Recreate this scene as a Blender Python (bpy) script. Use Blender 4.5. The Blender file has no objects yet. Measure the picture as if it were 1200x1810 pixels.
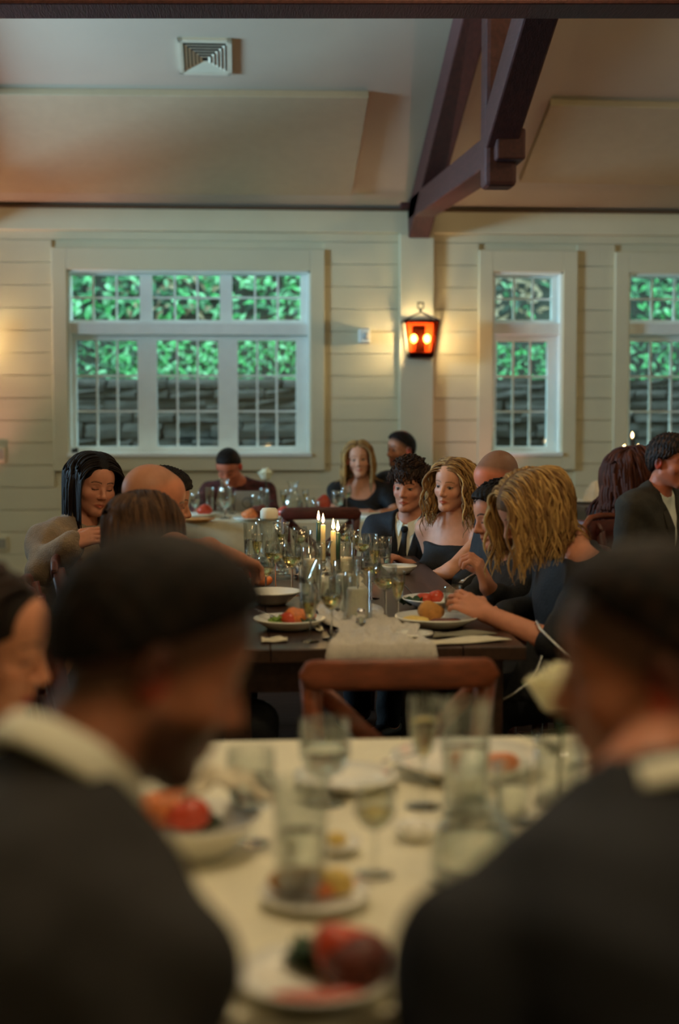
import bpy, bmesh, math, random
import numpy as np
from mathutils import Vector, Matrix

random.seed(7)
rng = np.random.default_rng(7)
SC = bpy.context.scene
COL = SC.collection

# ------------------------------------------------------------------ camera
FPX = 2514.0                      # focal length in pixels of a 1200x1810 frame
CAM_H = 1.43
YAW = math.radians(4.0)           # camera turned clockwise from the wall normal
PIT = math.atan(175.0 / FPX)      # tilted down
cam_d = bpy.data.cameras.new('camera')
cam = bpy.data.objects.new('camera', cam_d)
COL.objects.link(cam)
cam.location = (0, 0, CAM_H)
cam.rotation_euler = (math.pi / 2 - PIT, 0, -YAW)
cam_d.sensor_fit = 'VERTICAL'
cam_d.sensor_height = 36.0
cam_d.sensor_width = 24.0
cam_d.lens = 50.0
cam_d.clip_start = 0.05
cam_d.dof.use_dof = True
cam_d.dof.focus_distance = 5.7
cam_d.dof.aperture_fstop = 1.7
SC.camera = cam

# ------------------------------------------------------------------ colour management, world
SC.view_settings.view_transform = 'Standard'
SC.view_settings.look = 'None'
SC.view_settings.gamma = 1.0
SC.view_settings.use_curve_mapping = False
SC.view_settings.exposure = 1.35
SC.cycles.use_denoising = True
SC.cycles.max_bounces = 10
SC.cycles.diffuse_bounces = 4
SC.cycles.transparent_max_bounces = 24
SC.cycles.transmission_bounces = 10
SC.cycles.caustics_reflective = False
SC.cycles.caustics_refractive = False
SC.cycles.sample_clamp_indirect = 4.0

world = bpy.data.worlds.new('overcast_sky')
SC.world = world
world.use_nodes = True
_bg = world.node_tree.nodes['Background']
_bg.inputs[0].default_value = (0.62, 0.86, 1.0, 1)
_bg.inputs[1].default_value = 2.4

def add_light(name, kind, loc, power, color, radius=0.05, rot=None, size=None, spot=None):
    l = bpy.data.lights.new(name, kind)
    l.energy = power
    l.color = color
    if kind in ('POINT', 'SPOT'):
        l.shadow_soft_size = radius
    if kind == 'AREA':
        l.shape = 'RECTANGLE'; l.size, l.size_y = size
    if kind == 'SPOT':
        l.spot_size = spot; l.spot_blend = 0.8
    o = bpy.data.objects.new(name, l)
    COL.objects.link(o)
    o.location = loc
    if rot: o.rotation_euler = rot
    return o

# room dimensions
YW, YR = 11.35, -1.0            # far wall, rear wall
XL, XR = -5.6, 7.2
ZW, SLOPE = 3.05, 0.36
YRIDGE = (YW + YR) / 2
ZRIDGE = ZW + SLOPE * (YW - YRIDGE)
WARM = (1.0, 0.80, 0.50)
LAMP = (1.0, 0.87, 0.46)
# daylight falling in through the high window of the left end wall
_dl = add_light('window_daylight', 'AREA', (XL - 0.25, 7.95, 2.5), 125, (0.42, 0.74, 1.0),
          rot=(0, math.radians(-112), 0), size=(1.1, 1.4))
_dl.data.spread = math.radians(95)
ADDED_CHANDELIERS = [(0.25, 2.15, 3.45), (0.95, 5.1, 3.5), (3.6, 6.4, 3.5), (-2.7, 5.2, 3.5), (1.6, -0.3, 3.1)]  # lamps added out of view, the last one brightens the suited backs
CH_POWER = [34, 8.5, 15, 8, 7]
SCONCES = [-2.18, 1.42, 5.02]

# ------------------------------------------------------------------ pixel -> place helpers
_R = cam.rotation_euler.to_matrix()
FWD_H = Vector((math.sin(YAW), math.cos(YAW), 0))
def ray(px, py):
    return (_R @ Vector(((px - 600) / FPX, (905 - py) / FPX, -1.0)))
def W(px, py, d):                # a point at horizontal distance d straight ahead of the camera
    r = ray(px, py); t = d / r.dot(FWD_H)
    return Vector((0, 0, CAM_H)) + r * t
def T(px, py, z):                # on a horizontal surface
    r = ray(px, py); t = (z - CAM_H) / r.z
    return Vector((0, 0, CAM_H)) + r * t
def WY(px, py, y=YW):            # on a plane parallel to the far wall
    r = ray(px, py); t = y / r.y
    return Vector((0, 0, CAM_H)) + r * t
def CE(px, py, off=0.0):         # on the sloped ceiling
    r = ray(px, py)
    t = (ZW - off + SLOPE * YW - CAM_H) / (r.z + SLOPE * r.y)
    return Vector((0, 0, CAM_H)) + r * t

# ------------------------------------------------------------------ materials
def lin(c):
    return tuple(((x / 255) / 12.92 if x / 255 <= 0.04045 else ((x / 255 + 0.055) / 1.055) ** 2.4) for x in c)
MATS = {}
def mat(name, col=(0.5, 0.5, 0.5), rough=0.6, metal=0.0, var=0.08, scale=12.0, bump=0.0, bscale=60.0,
        trans=0.0, ior=1.45, spec=0.5, emit=None, estr=0.0, attr=False, stretch=None, sheen=0.0, sss=0.0, alpha=1.0):
    if name in MATS: return MATS[name]
    m = bpy.data.materials.new(name); MATS[name] = m
    m.use_nodes = True
    nt = m.node_tree; N = nt.nodes; L = nt.links
    b = N['Principled BSDF']
    b.inputs['Roughness'].default_value = rough
    b.inputs['Metallic'].default_value = metal
    b.inputs['IOR'].default_value = ior
    b.inputs['Specular IOR Level'].default_value = spec
    b.inputs['Transmission Weight'].default_value = trans
    b.inputs['Sheen Weight'].default_value = sheen
    b.inputs['Alpha'].default_value = alpha
    if sss:
        b.inputs['Subsurface Weight'].default_value = sss
        b.inputs['Subsurface Radius'].default_value = (0.012, 0.004, 0.002)
        b.inputs['Subsurface Scale'].default_value = 1.0
    tc = N.new('ShaderNodeTexCoord'); mp = N.new('ShaderNodeMapping')
    L.new(tc.outputs['Object'], mp.inputs['Vector'])
    if stretch: mp.inputs['Scale'].default_value = stretch
    nz = N.new('ShaderNodeTexNoise'); nz.inputs['Scale'].default_value = scale; nz.inputs['Detail'].default_value = 4
    L.new(mp.outputs[0], nz.inputs['Vector'])
    mix = N.new('ShaderNodeMix'); mix.data_type = 'RGBA'; mix.blend_type = 'MULTIPLY'
    mix.inputs[0].default_value = 1.0
    rmp = N.new('ShaderNodeMapRange')
    rmp.inputs[1].default_value = 0.3; rmp.inputs[2].default_value = 0.7
    rmp.inputs[3].default_value = 1 - var; rmp.inputs[4].default_value = 1 + var
    L.new(nz.outputs[0], rmp.inputs[0])
    if attr:
        at = N.new('ShaderNodeAttribute'); at.attribute_name = 'Col'
        L.new(at.outputs['Color'], mix.inputs[6])
    else:
        mix.inputs[6].default_value = (*col, 1)
    L.new(rmp.outputs[0], mix.inputs[7])
    L.new(mix.outputs[2], b.inputs['Base Color'])
    if bump:
        n2 = N.new('ShaderNodeTexNoise'); n2.inputs['Scale'].default_value = bscale; n2.inputs['Detail'].default_value = 5
        L.new(mp.outputs[0], n2.inputs['Vector'])
        bp = N.new('ShaderNodeBump'); bp.inputs['Strength'].default_value = bump; bp.inputs['Distance'].default_value = 0.01
        L.new(n2.outputs[0], bp.inputs['Height']); L.new(bp.outputs[0], b.inputs['Normal'])
    if emit:
        b.inputs['Emission Color'].default_value = (*emit, 1); b.inputs['Emission Strength'].default_value = estr
    return m
def pane_mat(name, tint, gloss=0.06):
    if name in MATS: return MATS[name]
    m = bpy.data.materials.new(name); MATS[name] = m; m.use_nodes = True
    N = m.node_tree.nodes; L = m.node_tree.links; N.clear()
    o = N.new('ShaderNodeOutputMaterial'); mx = N.new('ShaderNodeMixShader'); mx.inputs[0].default_value = gloss
    t = N.new('ShaderNodeBsdfTransparent'); g = N.new('ShaderNodeBsdfGlossy'); g.inputs['Roughness'].default_value = 0.03
    tx = N.new('ShaderNodeTexNoise'); tx.inputs['Scale'].default_value = 9
    cr = N.new('ShaderNodeMix'); cr.data_type = 'RGBA'
    cr.inputs[6].default_value = (*[c * 0.88 for c in tint], 1); cr.inputs[7].default_value = (*tint, 1)
    L.new(tx.outputs[0], cr.inputs[0]); L.new(cr.outputs[2], t.inputs[0])
    L.new(t.outputs[0], mx.inputs[1]); L.new(g.outputs[0], mx.inputs[2]); L.new(mx.outputs[0], o.inputs[0])
    return m

def thin_glass(name, tint=(0.97, 0.99, 0.98), edge=0.9):
    m = bpy.data.materials.new(name); MATS[name] = m; m.use_nodes = True
    N = m.node_tree.nodes; L = m.node_tree.links; N.clear()
    o = N.new('ShaderNodeOutputMaterial'); mx = N.new('ShaderNodeMixShader')
    t = N.new('ShaderNodeBsdfTransparent'); g = N.new('ShaderNodeBsdfGlossy'); g.inputs['Roughness'].default_value = 0.02
    lw = N.new('ShaderNodeLayerWeight'); lw.inputs[0].default_value = 0.35
    pw = N.new('ShaderNodeMath'); pw.operation = 'POWER'; pw.inputs[1].default_value = 3.5
    L.new(lw.outputs['Facing'], pw.inputs[0])
    cr = N.new('ShaderNodeMix'); cr.data_type = 'RGBA'
    cr.inputs[6].default_value = (*tint, 1); cr.inputs[7].default_value = (*[c * edge for c in tint], 1)
    L.new(pw.outputs[0], cr.inputs[0]); L.new(cr.outputs[2], t.inputs[0])
    fr = N.new('ShaderNodeFresnel'); fr.inputs[0].default_value = 1.5
    mu = N.new('ShaderNodeMath'); mu.operation = 'MULTIPLY'; mu.inputs[1].default_value = 2.4; mu.use_clamp = True
    L.new(fr.outputs[0], mu.inputs[0]); mn = N.new('ShaderNodeMath'); mn.operation = 'MINIMUM'; mn.inputs[1].default_value = 0.3
    L.new(mu.outputs[0], mn.inputs[0]); L.new(mn.outputs[0], mx.inputs[0])
    L.new(t.outputs[0], mx.inputs[1]); L.new(g.outputs[0], mx.inputs[2]); L.new(mx.outputs[0], o.inputs[0])
    return m
M_wall = mat('painted_wall', lin((206, 198, 166)), 0.55, var=0.03, scale=3, bump=0.04, bscale=25)
M_trim = mat('painted_trim', lin((206, 199, 168)), 0.45, var=0.03, scale=4)
M_sash = mat('sash_white', lin((226, 232, 226)), 0.4, var=0.03)
M_ceil = mat('ceiling_plaster', lin((168, 157, 138)), 0.8, var=0.03, scale=2, bump=0.05, bscale=40)
M_beam = mat('beam_wood', lin((72, 36, 32)), 0.65, var=0.25, scale=6, stretch=(8, 1, 8), bump=0.25, bscale=20)
M_floor = mat('floor_wood', lin((46, 32, 25)), 0.85, spec=0.15, var=0.25, scale=5, stretch=(1, 10, 1), bump=0.08)
M_dark = mat('dark_iron', (0.012, 0.010, 0.009), 0.5, 0.6)
M_chair = mat('chair_wood', lin((120, 62, 36)), 0.38, var=0.3, scale=9, stretch=(1.5, 6, 6), bump=0.08)
M_chairdark = mat('chair_wood_dark', lin((84, 38, 30)), 0.42, var=0.3, scale=9, stretch=(1.5, 6, 6), bump=0.08)
M_table = mat('table_wood', lin((58, 38, 28)), 0.35, var=0.3, scale=6, stretch=(8, 1, 8), bump=0.1)
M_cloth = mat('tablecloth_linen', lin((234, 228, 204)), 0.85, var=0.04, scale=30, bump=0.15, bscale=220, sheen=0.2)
M_gauze = mat('gauze_cloth', lin((206, 198, 186)), 0.9, var=0.08, scale=60, bump=0.3, bscale=180, sheen=0.3)
M_china = mat('white_china', lin((240, 238, 228)), 0.18, var=0.02, spec=0.6)
M_glass = mat('clear_glass', (0.95, 0.98, 0.96), 0.0, var=0.0, trans=1.0, ior=1.45)
M_thin = thin_glass('thin_glass')
M_wine = mat('white_wine', (0.95, 0.80, 0.36), 0.0, var=0.0, trans=1.0, ior=1.33)
M_water = mat('water', (0.96, 0.98, 0.97), 0.0, var=0.0, trans=1.0, ior=1.33)
M_waxw = mat('cream_wax', lin((238, 222, 170)), 0.45, var=0.04, sss=0.3)
M_waxg = mat('dark_green_wax', lin((34, 62, 52)), 0.4, var=0.08)
M_waxp = mat('pillar_wax', lin((232, 226, 204)), 0.55, var=0.03, sss=0.2)
M_flame = mat('flame', (1, 0.7, 0.3), emit=(1.0, 0.55, 0.18), estr=22.0)
M_steel = mat('cutlery_steel', (0.65, 0.65, 0.66), 0.2, 1.0)
M_silver = mat('silver_beads', (0.85, 0.84, 0.8), 0.25, 1.0, bump=0.6, bscale=400)
M_skin = mat('skin', rough=0.5, attr=True, var=0.05, scale=40, sss=0.08, spec=0.35)
M_hair = mat('hair_strands', rough=0.6, attr=True, var=0.25, scale=70, stretch=(1, 1, 0.2), bump=0.3, bscale=160, spec=0.2)
M_win = pane_mat('window_glass', (0.92, 1.0, 0.97), 0.05)
M_amber = pane_mat('amber_glass', (0.88, 0.28, 0.13), 0.04)

# ------------------------------------------------------------------ mesh builder
class MB:
    def __init__(s): s.v = []; s.f = []
    def add(s, vs, fs):
        n = len(s.v); s.v += [tuple(v) for v in vs]; s.f += [tuple(i + n for i in f) for f in fs]; return s
    def box(s, c, size, R=None):
        hx, hy, hz = size[0] / 2, size[1] / 2, size[2] / 2
        vs = [Vector((x, y, z)) for z in (-hz, hz) for y in (-hy, hy) for x in (-hx, hx)]
        if R is not None: vs = [R @ v for v in vs]
        c = Vector(c)
        return s.add([v + c for v in vs], [(0, 2, 3, 1), (4, 5, 7, 6), (0, 1, 5, 4), (2, 6, 7, 3), (0, 4, 6, 2), (1, 3, 7, 5)])
    def span(s, lo, hi):
        return s.box([(a + b) / 2 for a, b in zip(lo, hi)], [abs(b - a) for a, b in zip(lo, hi)])
    def bar(s, a, b, w, h, up=(0, 0, 1)):   # rectangular bar from a to b, w sideways, h along up
        a = Vector(a); b = Vector(b); d = (b - a).normalized(); up = Vector(up)
        sd = d.cross(up)
        if sd.length < 1e-5: sd = d.cross(Vector((1, 0, 0)))
        sd.normalize(); u = sd.cross(d)
        vs = [p + sd * x * w / 2 + u * y * h / 2 for p in (a, b) for x, y in ((-1, -1), (1, -1), (1, 1), (-1, 1))]
        return s.add(vs, [(3, 2, 1, 0), (4, 5, 6, 7)] + [(i, (i + 1) % 4, 4 + (i + 1) % 4, 4 + i) for i in range(4)])
    def tube(s, pts, rad, n=8, caps=True, flat=1.0, up=None):
        pts = [Vector(p) for p in pts]; m = len(pts)
        if not hasattr(rad, '__len__'): rad = [rad] * m
        vs = []; prev = None
        for i, p in enumerate(pts):
            d = (pts[min(i + 1, m - 1)] - pts[max(i - 1, 0)])
            d = d.normalized() if d.length > 1e-9 else Vector((0, 0, 1))
            if prev is None:
                a = Vector(up) if up else (Vector((0, 0, 1)) if abs(d.z) < 0.9 else Vector((1, 0, 0)))
            else: a = prev
            a = (a - d * a.dot(d)); a = a.normalized() if a.length > 1e-6 else d.orthogonal().normalized()
            b = d.cross(a); prev = a
            for k in range(n):
                t = 2 * math.pi * k / n
                vs.append(p + (a * math.cos(t) * flat + b * math.sin(t)) * rad[i])
        fs = [(i * n + k, i * n + (k + 1) % n, (i + 1) * n + (k + 1) % n, (i + 1) * n + k) for i in range(m - 1) for k in range(n)]
        if caps: fs += [tuple(range(n))[::-1], tuple(range((m - 1) * n, m * n))]
        return s.add(vs, fs)
    def lathe(s, prof, n=24, c=(0, 0, 0), closed=False):
        vs = []; m = len(prof)
        for r, z in prof:
            for k in range(n):
                t = 2 * math.pi * k / n
                vs.append((c[0] + r * math.cos(t), c[1] + r * math.sin(t), c[2] + z))
        rng_ = range(m) if closed else range(m - 1)
        fs = [(i * n + k, i * n + (k + 1) % n, ((i + 1) % m) * n + (k + 1) % n, ((i + 1) % m) * n + k) for i in rng_ for k in range(n)]
        if not closed:
            if prof[0][0] > 1e-6: fs.append(tuple(range(n))[::-1])
            if prof[-1][0] > 1e-6: fs.append(tuple(range((m - 1) * n, m * n)))
        return s.add(vs, fs)
    def ball(s, c, r, n=10, m=7):
        r = r if hasattr(r, '__len__') else (r, r, r)
        vs = [(c[0], c[1], c[2] - r[2])]
        for i in range(1, m):
            a = -math.pi / 2 + math.pi * i / m
            for k in range(n):
                t = 2 * math.pi * k / n
                vs.append((c[0] + r[0] * math.cos(a) * math.cos(t), c[1] + r[1] * math.cos(a) * math.sin(t), c[2] + r[2] * math.sin(a)))
        vs.append((c[0], c[1], c[2] + r[2])); e = len(vs) - 1
        fs = [(0, 1 + (k + 1) % n, 1 + k) for k in range(n)]
        fs += [(1 + i * n + k, 1 + i * n + (k + 1) % n, 1 + (i + 1) * n + (k + 1) % n, 1 + (i + 1) * n + k) for i in range(m - 2) for k in range(n)]
        b = 1 + (m - 2) * n
        fs += [(b + k, b + (k + 1) % n, e) for k in range(n)]
        return s.add(vs, fs)
    def grid(s, fn, nu, nv):
        vs = [fn(i / nu, j / nv) for j in range(nv + 1) for i in range(nu + 1)]
        fs = [(j * (nu + 1) + i, j * (nu + 1) + i + 1, (j + 1) * (nu + 1) + i + 1, (j + 1) * (nu + 1) + i) for j in range(nv) for i in range(nu)]
        return s.add(vs, fs)
    def mesh(s, name, m, smooth=False, bevel=0.0, seg=2, solid=0.0):
        me = bpy.data.meshes.new(name)
        me.from_pydata(s.v, [], s.f)
        bm = bmesh.new(); bm.from_mesh(me)
        bmesh.ops.remove_doubles(bm, verts=bm.verts, dist=1e-6)
        if solid:
            g = bmesh.ops.solidify(bm, geom=bm.faces[:], thickness=solid)
        bmesh.ops.recalc_face_normals(bm, faces=bm.faces)
        if bevel:
            es = [e for e in bm.edges if len(e.link_faces) == 2 and e.calc_face_angle(0) > 0.6]
            bmesh.ops.bevel(bm, geom=es, offset=bevel, segments=seg, profile=0.5, affect='EDGES', clamp_overlap=True)
        bm.to_mesh(me); bm.free()
        if smooth:
            me.polygons.foreach_set('use_smooth', [True] * len(me.polygons))
        if m: me.materials.append(m)
        return me
    def build(s, name, m, parent=None, **kw):
        o = bpy.data.objects.new(name, s.mesh(name, m, **kw)); COL.objects.link(o)
        if parent is not None: o.parent = parent
        return o
def tag(o, label=None, cat=None, group=None, kind=None):
    if label: o['label'] = label
    if cat: o['category'] = cat
    if group: o['group'] = group
    if kind: o['kind'] = kind
    return o
def thing(name, label, cat, loc=(0, 0, 0), rz=0.0, group=None, kind=None):
    o = bpy.data.objects.new(name, None); COL.objects.link(o)
    o.location = loc; o.rotation_euler = (0, 0, rz); o.empty_display_size = 0.05
    return tag(o, label, cat, group, kind)
def mesh_obj(name, me, parent=None, loc=None):
    o = bpy.data.objects.new(name, me); COL.objects.link(o)
    if parent is not None: o.parent = parent
    if loc is not None: o.location = loc
    return o
def copy_tree(o, loc=None, rz=None, label=None, group=None, scale=None):
    kids = {}
    for x in bpy.data.objects:
        if x.parent: kids.setdefault(x.parent.name, []).append(x)
    def rec(x, par):
        c = x.copy(); COL.objects.link(c)
        if par is not None: c.parent = par
        for k in kids.get(x.name, []): rec(k, c)
        return c
    r = rec(o, None)
    if loc is not None: r.location = loc
    if rz is not None: r.rotation_euler = (0, 0, rz)
    if label: r['label'] = label
    if group: r['group'] = group
    if scale: r.scale = (scale,) * 3
    return r
# ================================================================== THE ROOM
def struct(name, mb, m, label=None, **kw):
    o = mb.build(name, m, **kw); return tag(o, label, kind='structure')
RC = Matrix.Rotation(-math.atan(SLOPE), 3, 'X')        # ceiling tilt (far slope)

struct('floor', MB().span((XL - .2, YR - .2, -0.1), (XR + .2, YW + .3, 0)), M_floor, 'dark brown wooden floor under the tables')
# far wall: openings given by their pixel edges
WIN = [dict(x0=120, x1=548, y0=478, y1=803, cols=[(125, 248, 135, 243), (270, 389, 277, 385), (411, 531, 420, 523)]),
       dict(x0=870, x1=993, y0=481, y1=802, cols=[(873, 966, 872, 958)]),
       dict(x0=1109, x1=1252, y0=484, y1=803, cols=[(1113, 1238, 1113, 1230)])]
for w in WIN:
    a = WY(w['x0'], (w['y0'] + w['y1']) / 2); b = WY(w['x1'], (w['y0'] + w['y1']) / 2)
    w['X0'], w['X1'] = a.x, b.x
    xm = (w['x0'] + w['x1']) / 2
    w['Z1'] = WY(xm, w['y0']).z; w['Z0'] = WY(xm, w['y1']).z
wb = MB()
edges = [XL] + [e for w in WIN for e in (w['X0'], w['X1'])] + [XR]
for i in range(0, len(edges), 2):
    wb.span((edges[i], YW + .022, 0), (edges[i + 1], YW + .24, ZW + .1))
for w in WIN:
    wb.span((w['X0'], YW + .022, 0), (w['X1'], YW + .24, w['Z0']))
    wb.span((w['X0'], YW + .022, w['Z1']), (w['X1'], YW + .24, ZW + .1))
wall_back = struct('wall_back', wb, M_wall, 'cream shiplap wall with windows and a lantern')
# shiplap planks
CAS = 0.115
ZFR = WY(600, 412).z                                    # lower edge of the frieze
pitch = 0.176
zones = []
for w in WIN: zones.append((w['X0'] - CAS, w['X1'] + CAS, w['Z0'] - 0.13, w['Z1'] + 0.17))
PIL = (WY(705, 600).x, WY(765, 600).x)
zones.append((PIL[0], PIL[1], -1, 9))
plank_cache = {}
z = 0.14
while z < ZFR - 0.02:
    z1 = min(z + pitch, ZFR)
    cuts = [XL]
    for (a, b, lo, hi) in sorted(zones):
        if z1 > lo + 0.02 and z < hi - 0.02: cuts += [a, b]
    cuts.append(XR)
    for i in range(0, len(cuts), 2):
        a, b = cuts[i], cuts[i + 1]
        if b - a < 0.01: continue
        key = (round(b - a, 3), round(z1 - z, 3))
        if key not in plank_cache:
            plank_cache[key] = MB().box((0, 0, 0), (b - a - .002, 0.022, z1 - z - .006)).mesh('plank', M_wall)
        mesh_obj('plank', plank_cache[key], wall_back, ((a + b) / 2, YW + 0.011, (z + z1) / 2))
    z += pitch
# side and rear walls
def gable_wall(name, x0, x1, hole=None):
    mb = MB()
    if hole:
        ya, yb, za, zb = hole
        mb.span((x0, YR - .2, 0), (x1, ya, ZRIDGE)); mb.span((x0, yb, 0), (x1, YW + .24, ZRIDGE))
        mb.span((x0, ya, 0), (x1, yb, za)); mb.span((x0, ya, zb), (x1, yb, ZRIDGE))
    else: mb.span((x0, YR - .2, 0), (x1, YW + .24, ZRIDGE))
    return struct(name, mb, M_wall, 'plain cream end wall of the hall')
gable_wall('wall_left', XL - .2, XL, (7.2, 8.7, 1.9, 3.1))
gable_wall('wall_right', XR, XR + .2)
struct('wall_front', MB().span((XL - .2, YR - .2, 0), (XR + .2, YR, ZW + .1)), M_wall, 'plain cream wall behind the viewer')
# ceiling: two sloped slabs
cl = MB()
for ya, za, yb, zb in ((YW + .3, ZW - .3 * SLOPE, YRIDGE, ZRIDGE), (YR - .3, ZW - .3 * SLOPE, YRIDGE, ZRIDGE)):
    v = [(x, y, zz + t) for t in (0, .2) for x, y, zz in ((XL - .3, ya, za), (XR + .3, ya, za), (XR + .3, yb, zb), (XL - .3, yb, zb))]
    cl.add(v, [(0, 1, 2, 3), (7, 6, 5, 4), (0, 4, 5, 1), (1, 5, 6, 2), (2, 6, 7, 3), (3, 7, 4, 0)])
ceiling = struct('ceiling', cl, M_ceil, 'pale sloped ceiling above the trusses')
struct('baseboard_back', MB().span((XL, YW - .02, 0), (XR, YW + .02, .14)), M_trim, 'cream painted baseboard along the window wall', bevel=.006)
struct('trim_1', MB().span((XL, YW - .03, ZFR), (XR, YW + .02, ZW - .012)), M_trim, 'cream frieze board under the ceiling', bevel=.008)
struct('trim_2', MB().span((XL, YW - .045, ZW - .03), (XR, YW + .02, ZW - .008)), mat('shadow_strip', lin((92, 70, 48)), .7), 'thin dark strip standing for the shadow gap where wall meets ceiling')  # shade of the gap under the ceiling, put in as dark brown
struct('trim_3', MB().span((PIL[0], YW - .055, .14), (PIL[1], YW + .02, ZFR)), M_trim, 'flat cream pilaster board behind the lantern', bevel=.006)
tn = 4
for w in WIN:
    z0, z1, x0, x1 = w['Z0'], w['Z1'], w['X0'], w['X1']
    t = thing('trim_%d' % tn, 'cream window casing boards', None, kind='structure'); tn += 1
    MB().span((x0 - CAS, YW - .03, z0 - .13), (x0, YW + .022, z1 + .17)).build('casing_board', M_trim, t, bevel=.005)
    MB().span((x1, YW - .03, z0 - .13), (x1 + CAS, YW + .022, z1 + .17)).build('casing_board', M_trim, t, bevel=.005)
    MB().span((x0, YW - .03, z1), (x1, YW + .022, z1 + .17)).build('head_board', M_trim, t, bevel=.005)
    MB().span((x0, YW - .03, z0 - .13), (x1, YW + .022, z0)).build('apron_board', M_trim, t, bevel=.005)
# windows
for wi, w in enumerate(WIN):
    z0, z1, x0, x1 = w['Z0'], w['Z1'], w['X0'], w['X1']
    YG = YW + .15
    xm = (w['x0'] + w['x1']) / 2
    zb1 = WY(xm, 570).z; zb0 = WY(xm, 591).z
    t = thing('window_%d' % (wi + 1), ['wide white triple casement window with transom lights', 'narrow white window beside the lantern', 'white window at the side table'][wi], None, kind='structure')
    f = MB()
    f.span((x0, YW + .0, z0), (x0 + .015, YW + .24, z1)); f.span((x1 - .015, YW + .0, z0), (x1, YW + .24, z1))
    f.span((x0, YW + .0, z1 - .015), (x1, YW + .24, z1))
    f.build('jamb', M_sash, t)
    MB().span((x0 - .01, YW - .05, z0 - .02), (x1 + .01, YW + .24, z0 + .012)).build('window_sill', M_sash, t, bevel=.004)
    MB().span((x0, YW + .03, zb0), (x1, YW + .24, zb1)).build('transom_bar', M_sash, t, bevel=.004)
    ncol = len(w['cols'])
    for ci, (ua, ub, la, lb) in enumerate(w['cols']):
        for (pa, pb, ya, yb, rows, lo, hi) in ((ua, ub, 487 if wi == 0 else 492, 566, 2, zb1, z1), (la, lb, 602 if wi == 0 else 604, 789, 3, z0, zb0)):
            ga, gb = WY(pa, 600, YG).x, WY(pb, 600, YG).x
            if ci == ncol - 1 and wi > 0: gb = x1 - (.09 if rows == 3 else .06)
            if wi > 0: ga = x0 + (.055 if rows == 3 else .045)
            gz1, gz0 = WY((pa + pb) / 2, ya, YG).z, WY((pa + pb) / 2, yb, YG).z
            # sash frame reaches to its neighbours
            sa = x0 if ci == 0 else (ga + WY(w['cols'][ci - 1][1 if rows == 2 else 3], 600, YG).x) / 2
            sb = x1 if ci == ncol - 1 else (gb + WY(w['cols'][ci + 1][0 if rows == 2 else 2], 600, YG).x) / 2
            s = MB()
            s.span((sa, YG - .03, lo), (ga, YG + .03, hi)); s.span((gb, YG - .03, lo), (sb, YG + .03, hi))
            s.span((ga, YG - .03, lo), (gb, YG + .03, gz0)); s.span((ga, YG - .03, gz1), (gb, YG + .03, hi))
            so = s.build('sash', M_sash, t)
            MB().span((ga, YG - .003, gz0), (gb, YG + .003, gz1)).build('pane', M_win, so)
            for k in (1, 2):
                xx = ga + (gb - ga) * k / 3
                MB().span((xx - .008, YG - .015, gz0), (xx + .008, YG + .015, gz1)).build('muntin', M_sash, so)
            for k in range(1, rows):
                zz = gz1 + (gz0 - gz1) * k / rows
                MB().span((ga, YG - .013, zz - .008), (gb, YG + .013, zz + .008)).build('muntin', M_sash, so)
    if wi == 0:
        for pxx in (131, 408):
            c = WY(pxx, 800, YW + .05)
            k = MB(); k.box((c.x, YW + .06, z0 + .028), (.06, .05, .032)); k.tube([(c.x, YW + .04, z0 + .04), (c.x + .03, YW + .01, z0 + .05)], .008)
            if pxx == 131: k.build('crank_handle', mat('crank_dark', (.02, .02, .02), .5), t, bevel=.006)
# trusses
def truss(x, label):
    t = thing('roof_truss', label, 'truss', (x, YW, ZW - .2), group='timber trusses')
    o = Vector((x, YW, ZW - .2))
    def L(y, z): return Vector((0, y, z)) - Vector((0, o.y, o.z))
    def czz(y): return ZW + SLOPE * (YW - y)
    th = .17
    # rafter under the slope
    MB().bar(L(YW - .02, czz(YW - .02) - .14), L(YRIDGE, czz(YRIDGE) - .14), th, .24).build('rafter', M_beam, t, bevel=.012)
    MB().bar(L(YW + .0, 3.035), L(7.86, 2.855), th, .17).build('hammer_beam', M_beam, t, bevel=.012)
    p = MB().span((-.087, 7.74 - o.y, 2.66 - o.z), (.087, 7.915 - o.y, czz(7.8) - .2 - o.z))
    p.build('hammer_post', M_beam, t, bevel=.025)
    MB().span((-.04, 7.66 - o.y, 2.79 - o.z), (.118, 7.96 - o.y, 2.955 - o.z)).build('joint_block', M_beam, t, bevel=.012)
    MB().bar(L(7.84, 2.93), L(YRIDGE, 4.02), th, .2).build('inner_brace', M_beam, t, bevel=.012)
    MB().span((-.087, YRIDGE - .09 - o.y, 3.8 - o.z), (.087, YRIDGE + .09 - o.y, ZRIDGE - .2 - o.z)).build('king_post', M_beam, t, bevel=.012)
    MB().box((-.1, YW - .05 - o.y, 3.0 - o.z + .06), (.1, .1, .05)).build('seat_bracket', M_beam, t, bevel=.006)
    return t
truss(1.42, 'dark timber hammer truss landing above the wall lantern')
truss(-2.18, 'dark timber truss near the left end of the hall')
truss(5.02, 'dark timber truss near the right end of the hall')
c0 = W(-1500, 6, 6.3); c1 = W(2700, 6, 6.3)
bm_ = MB().bar((c0.x, c0.y, c0.z + .085), (c1.x, c1.y, c1.z + .085), .24, .24)
tag(bm_.build('cross_beam', M_beam, bevel=.012), 'dark timber beam crossing the hall below the ridge', 'beam')
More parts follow.
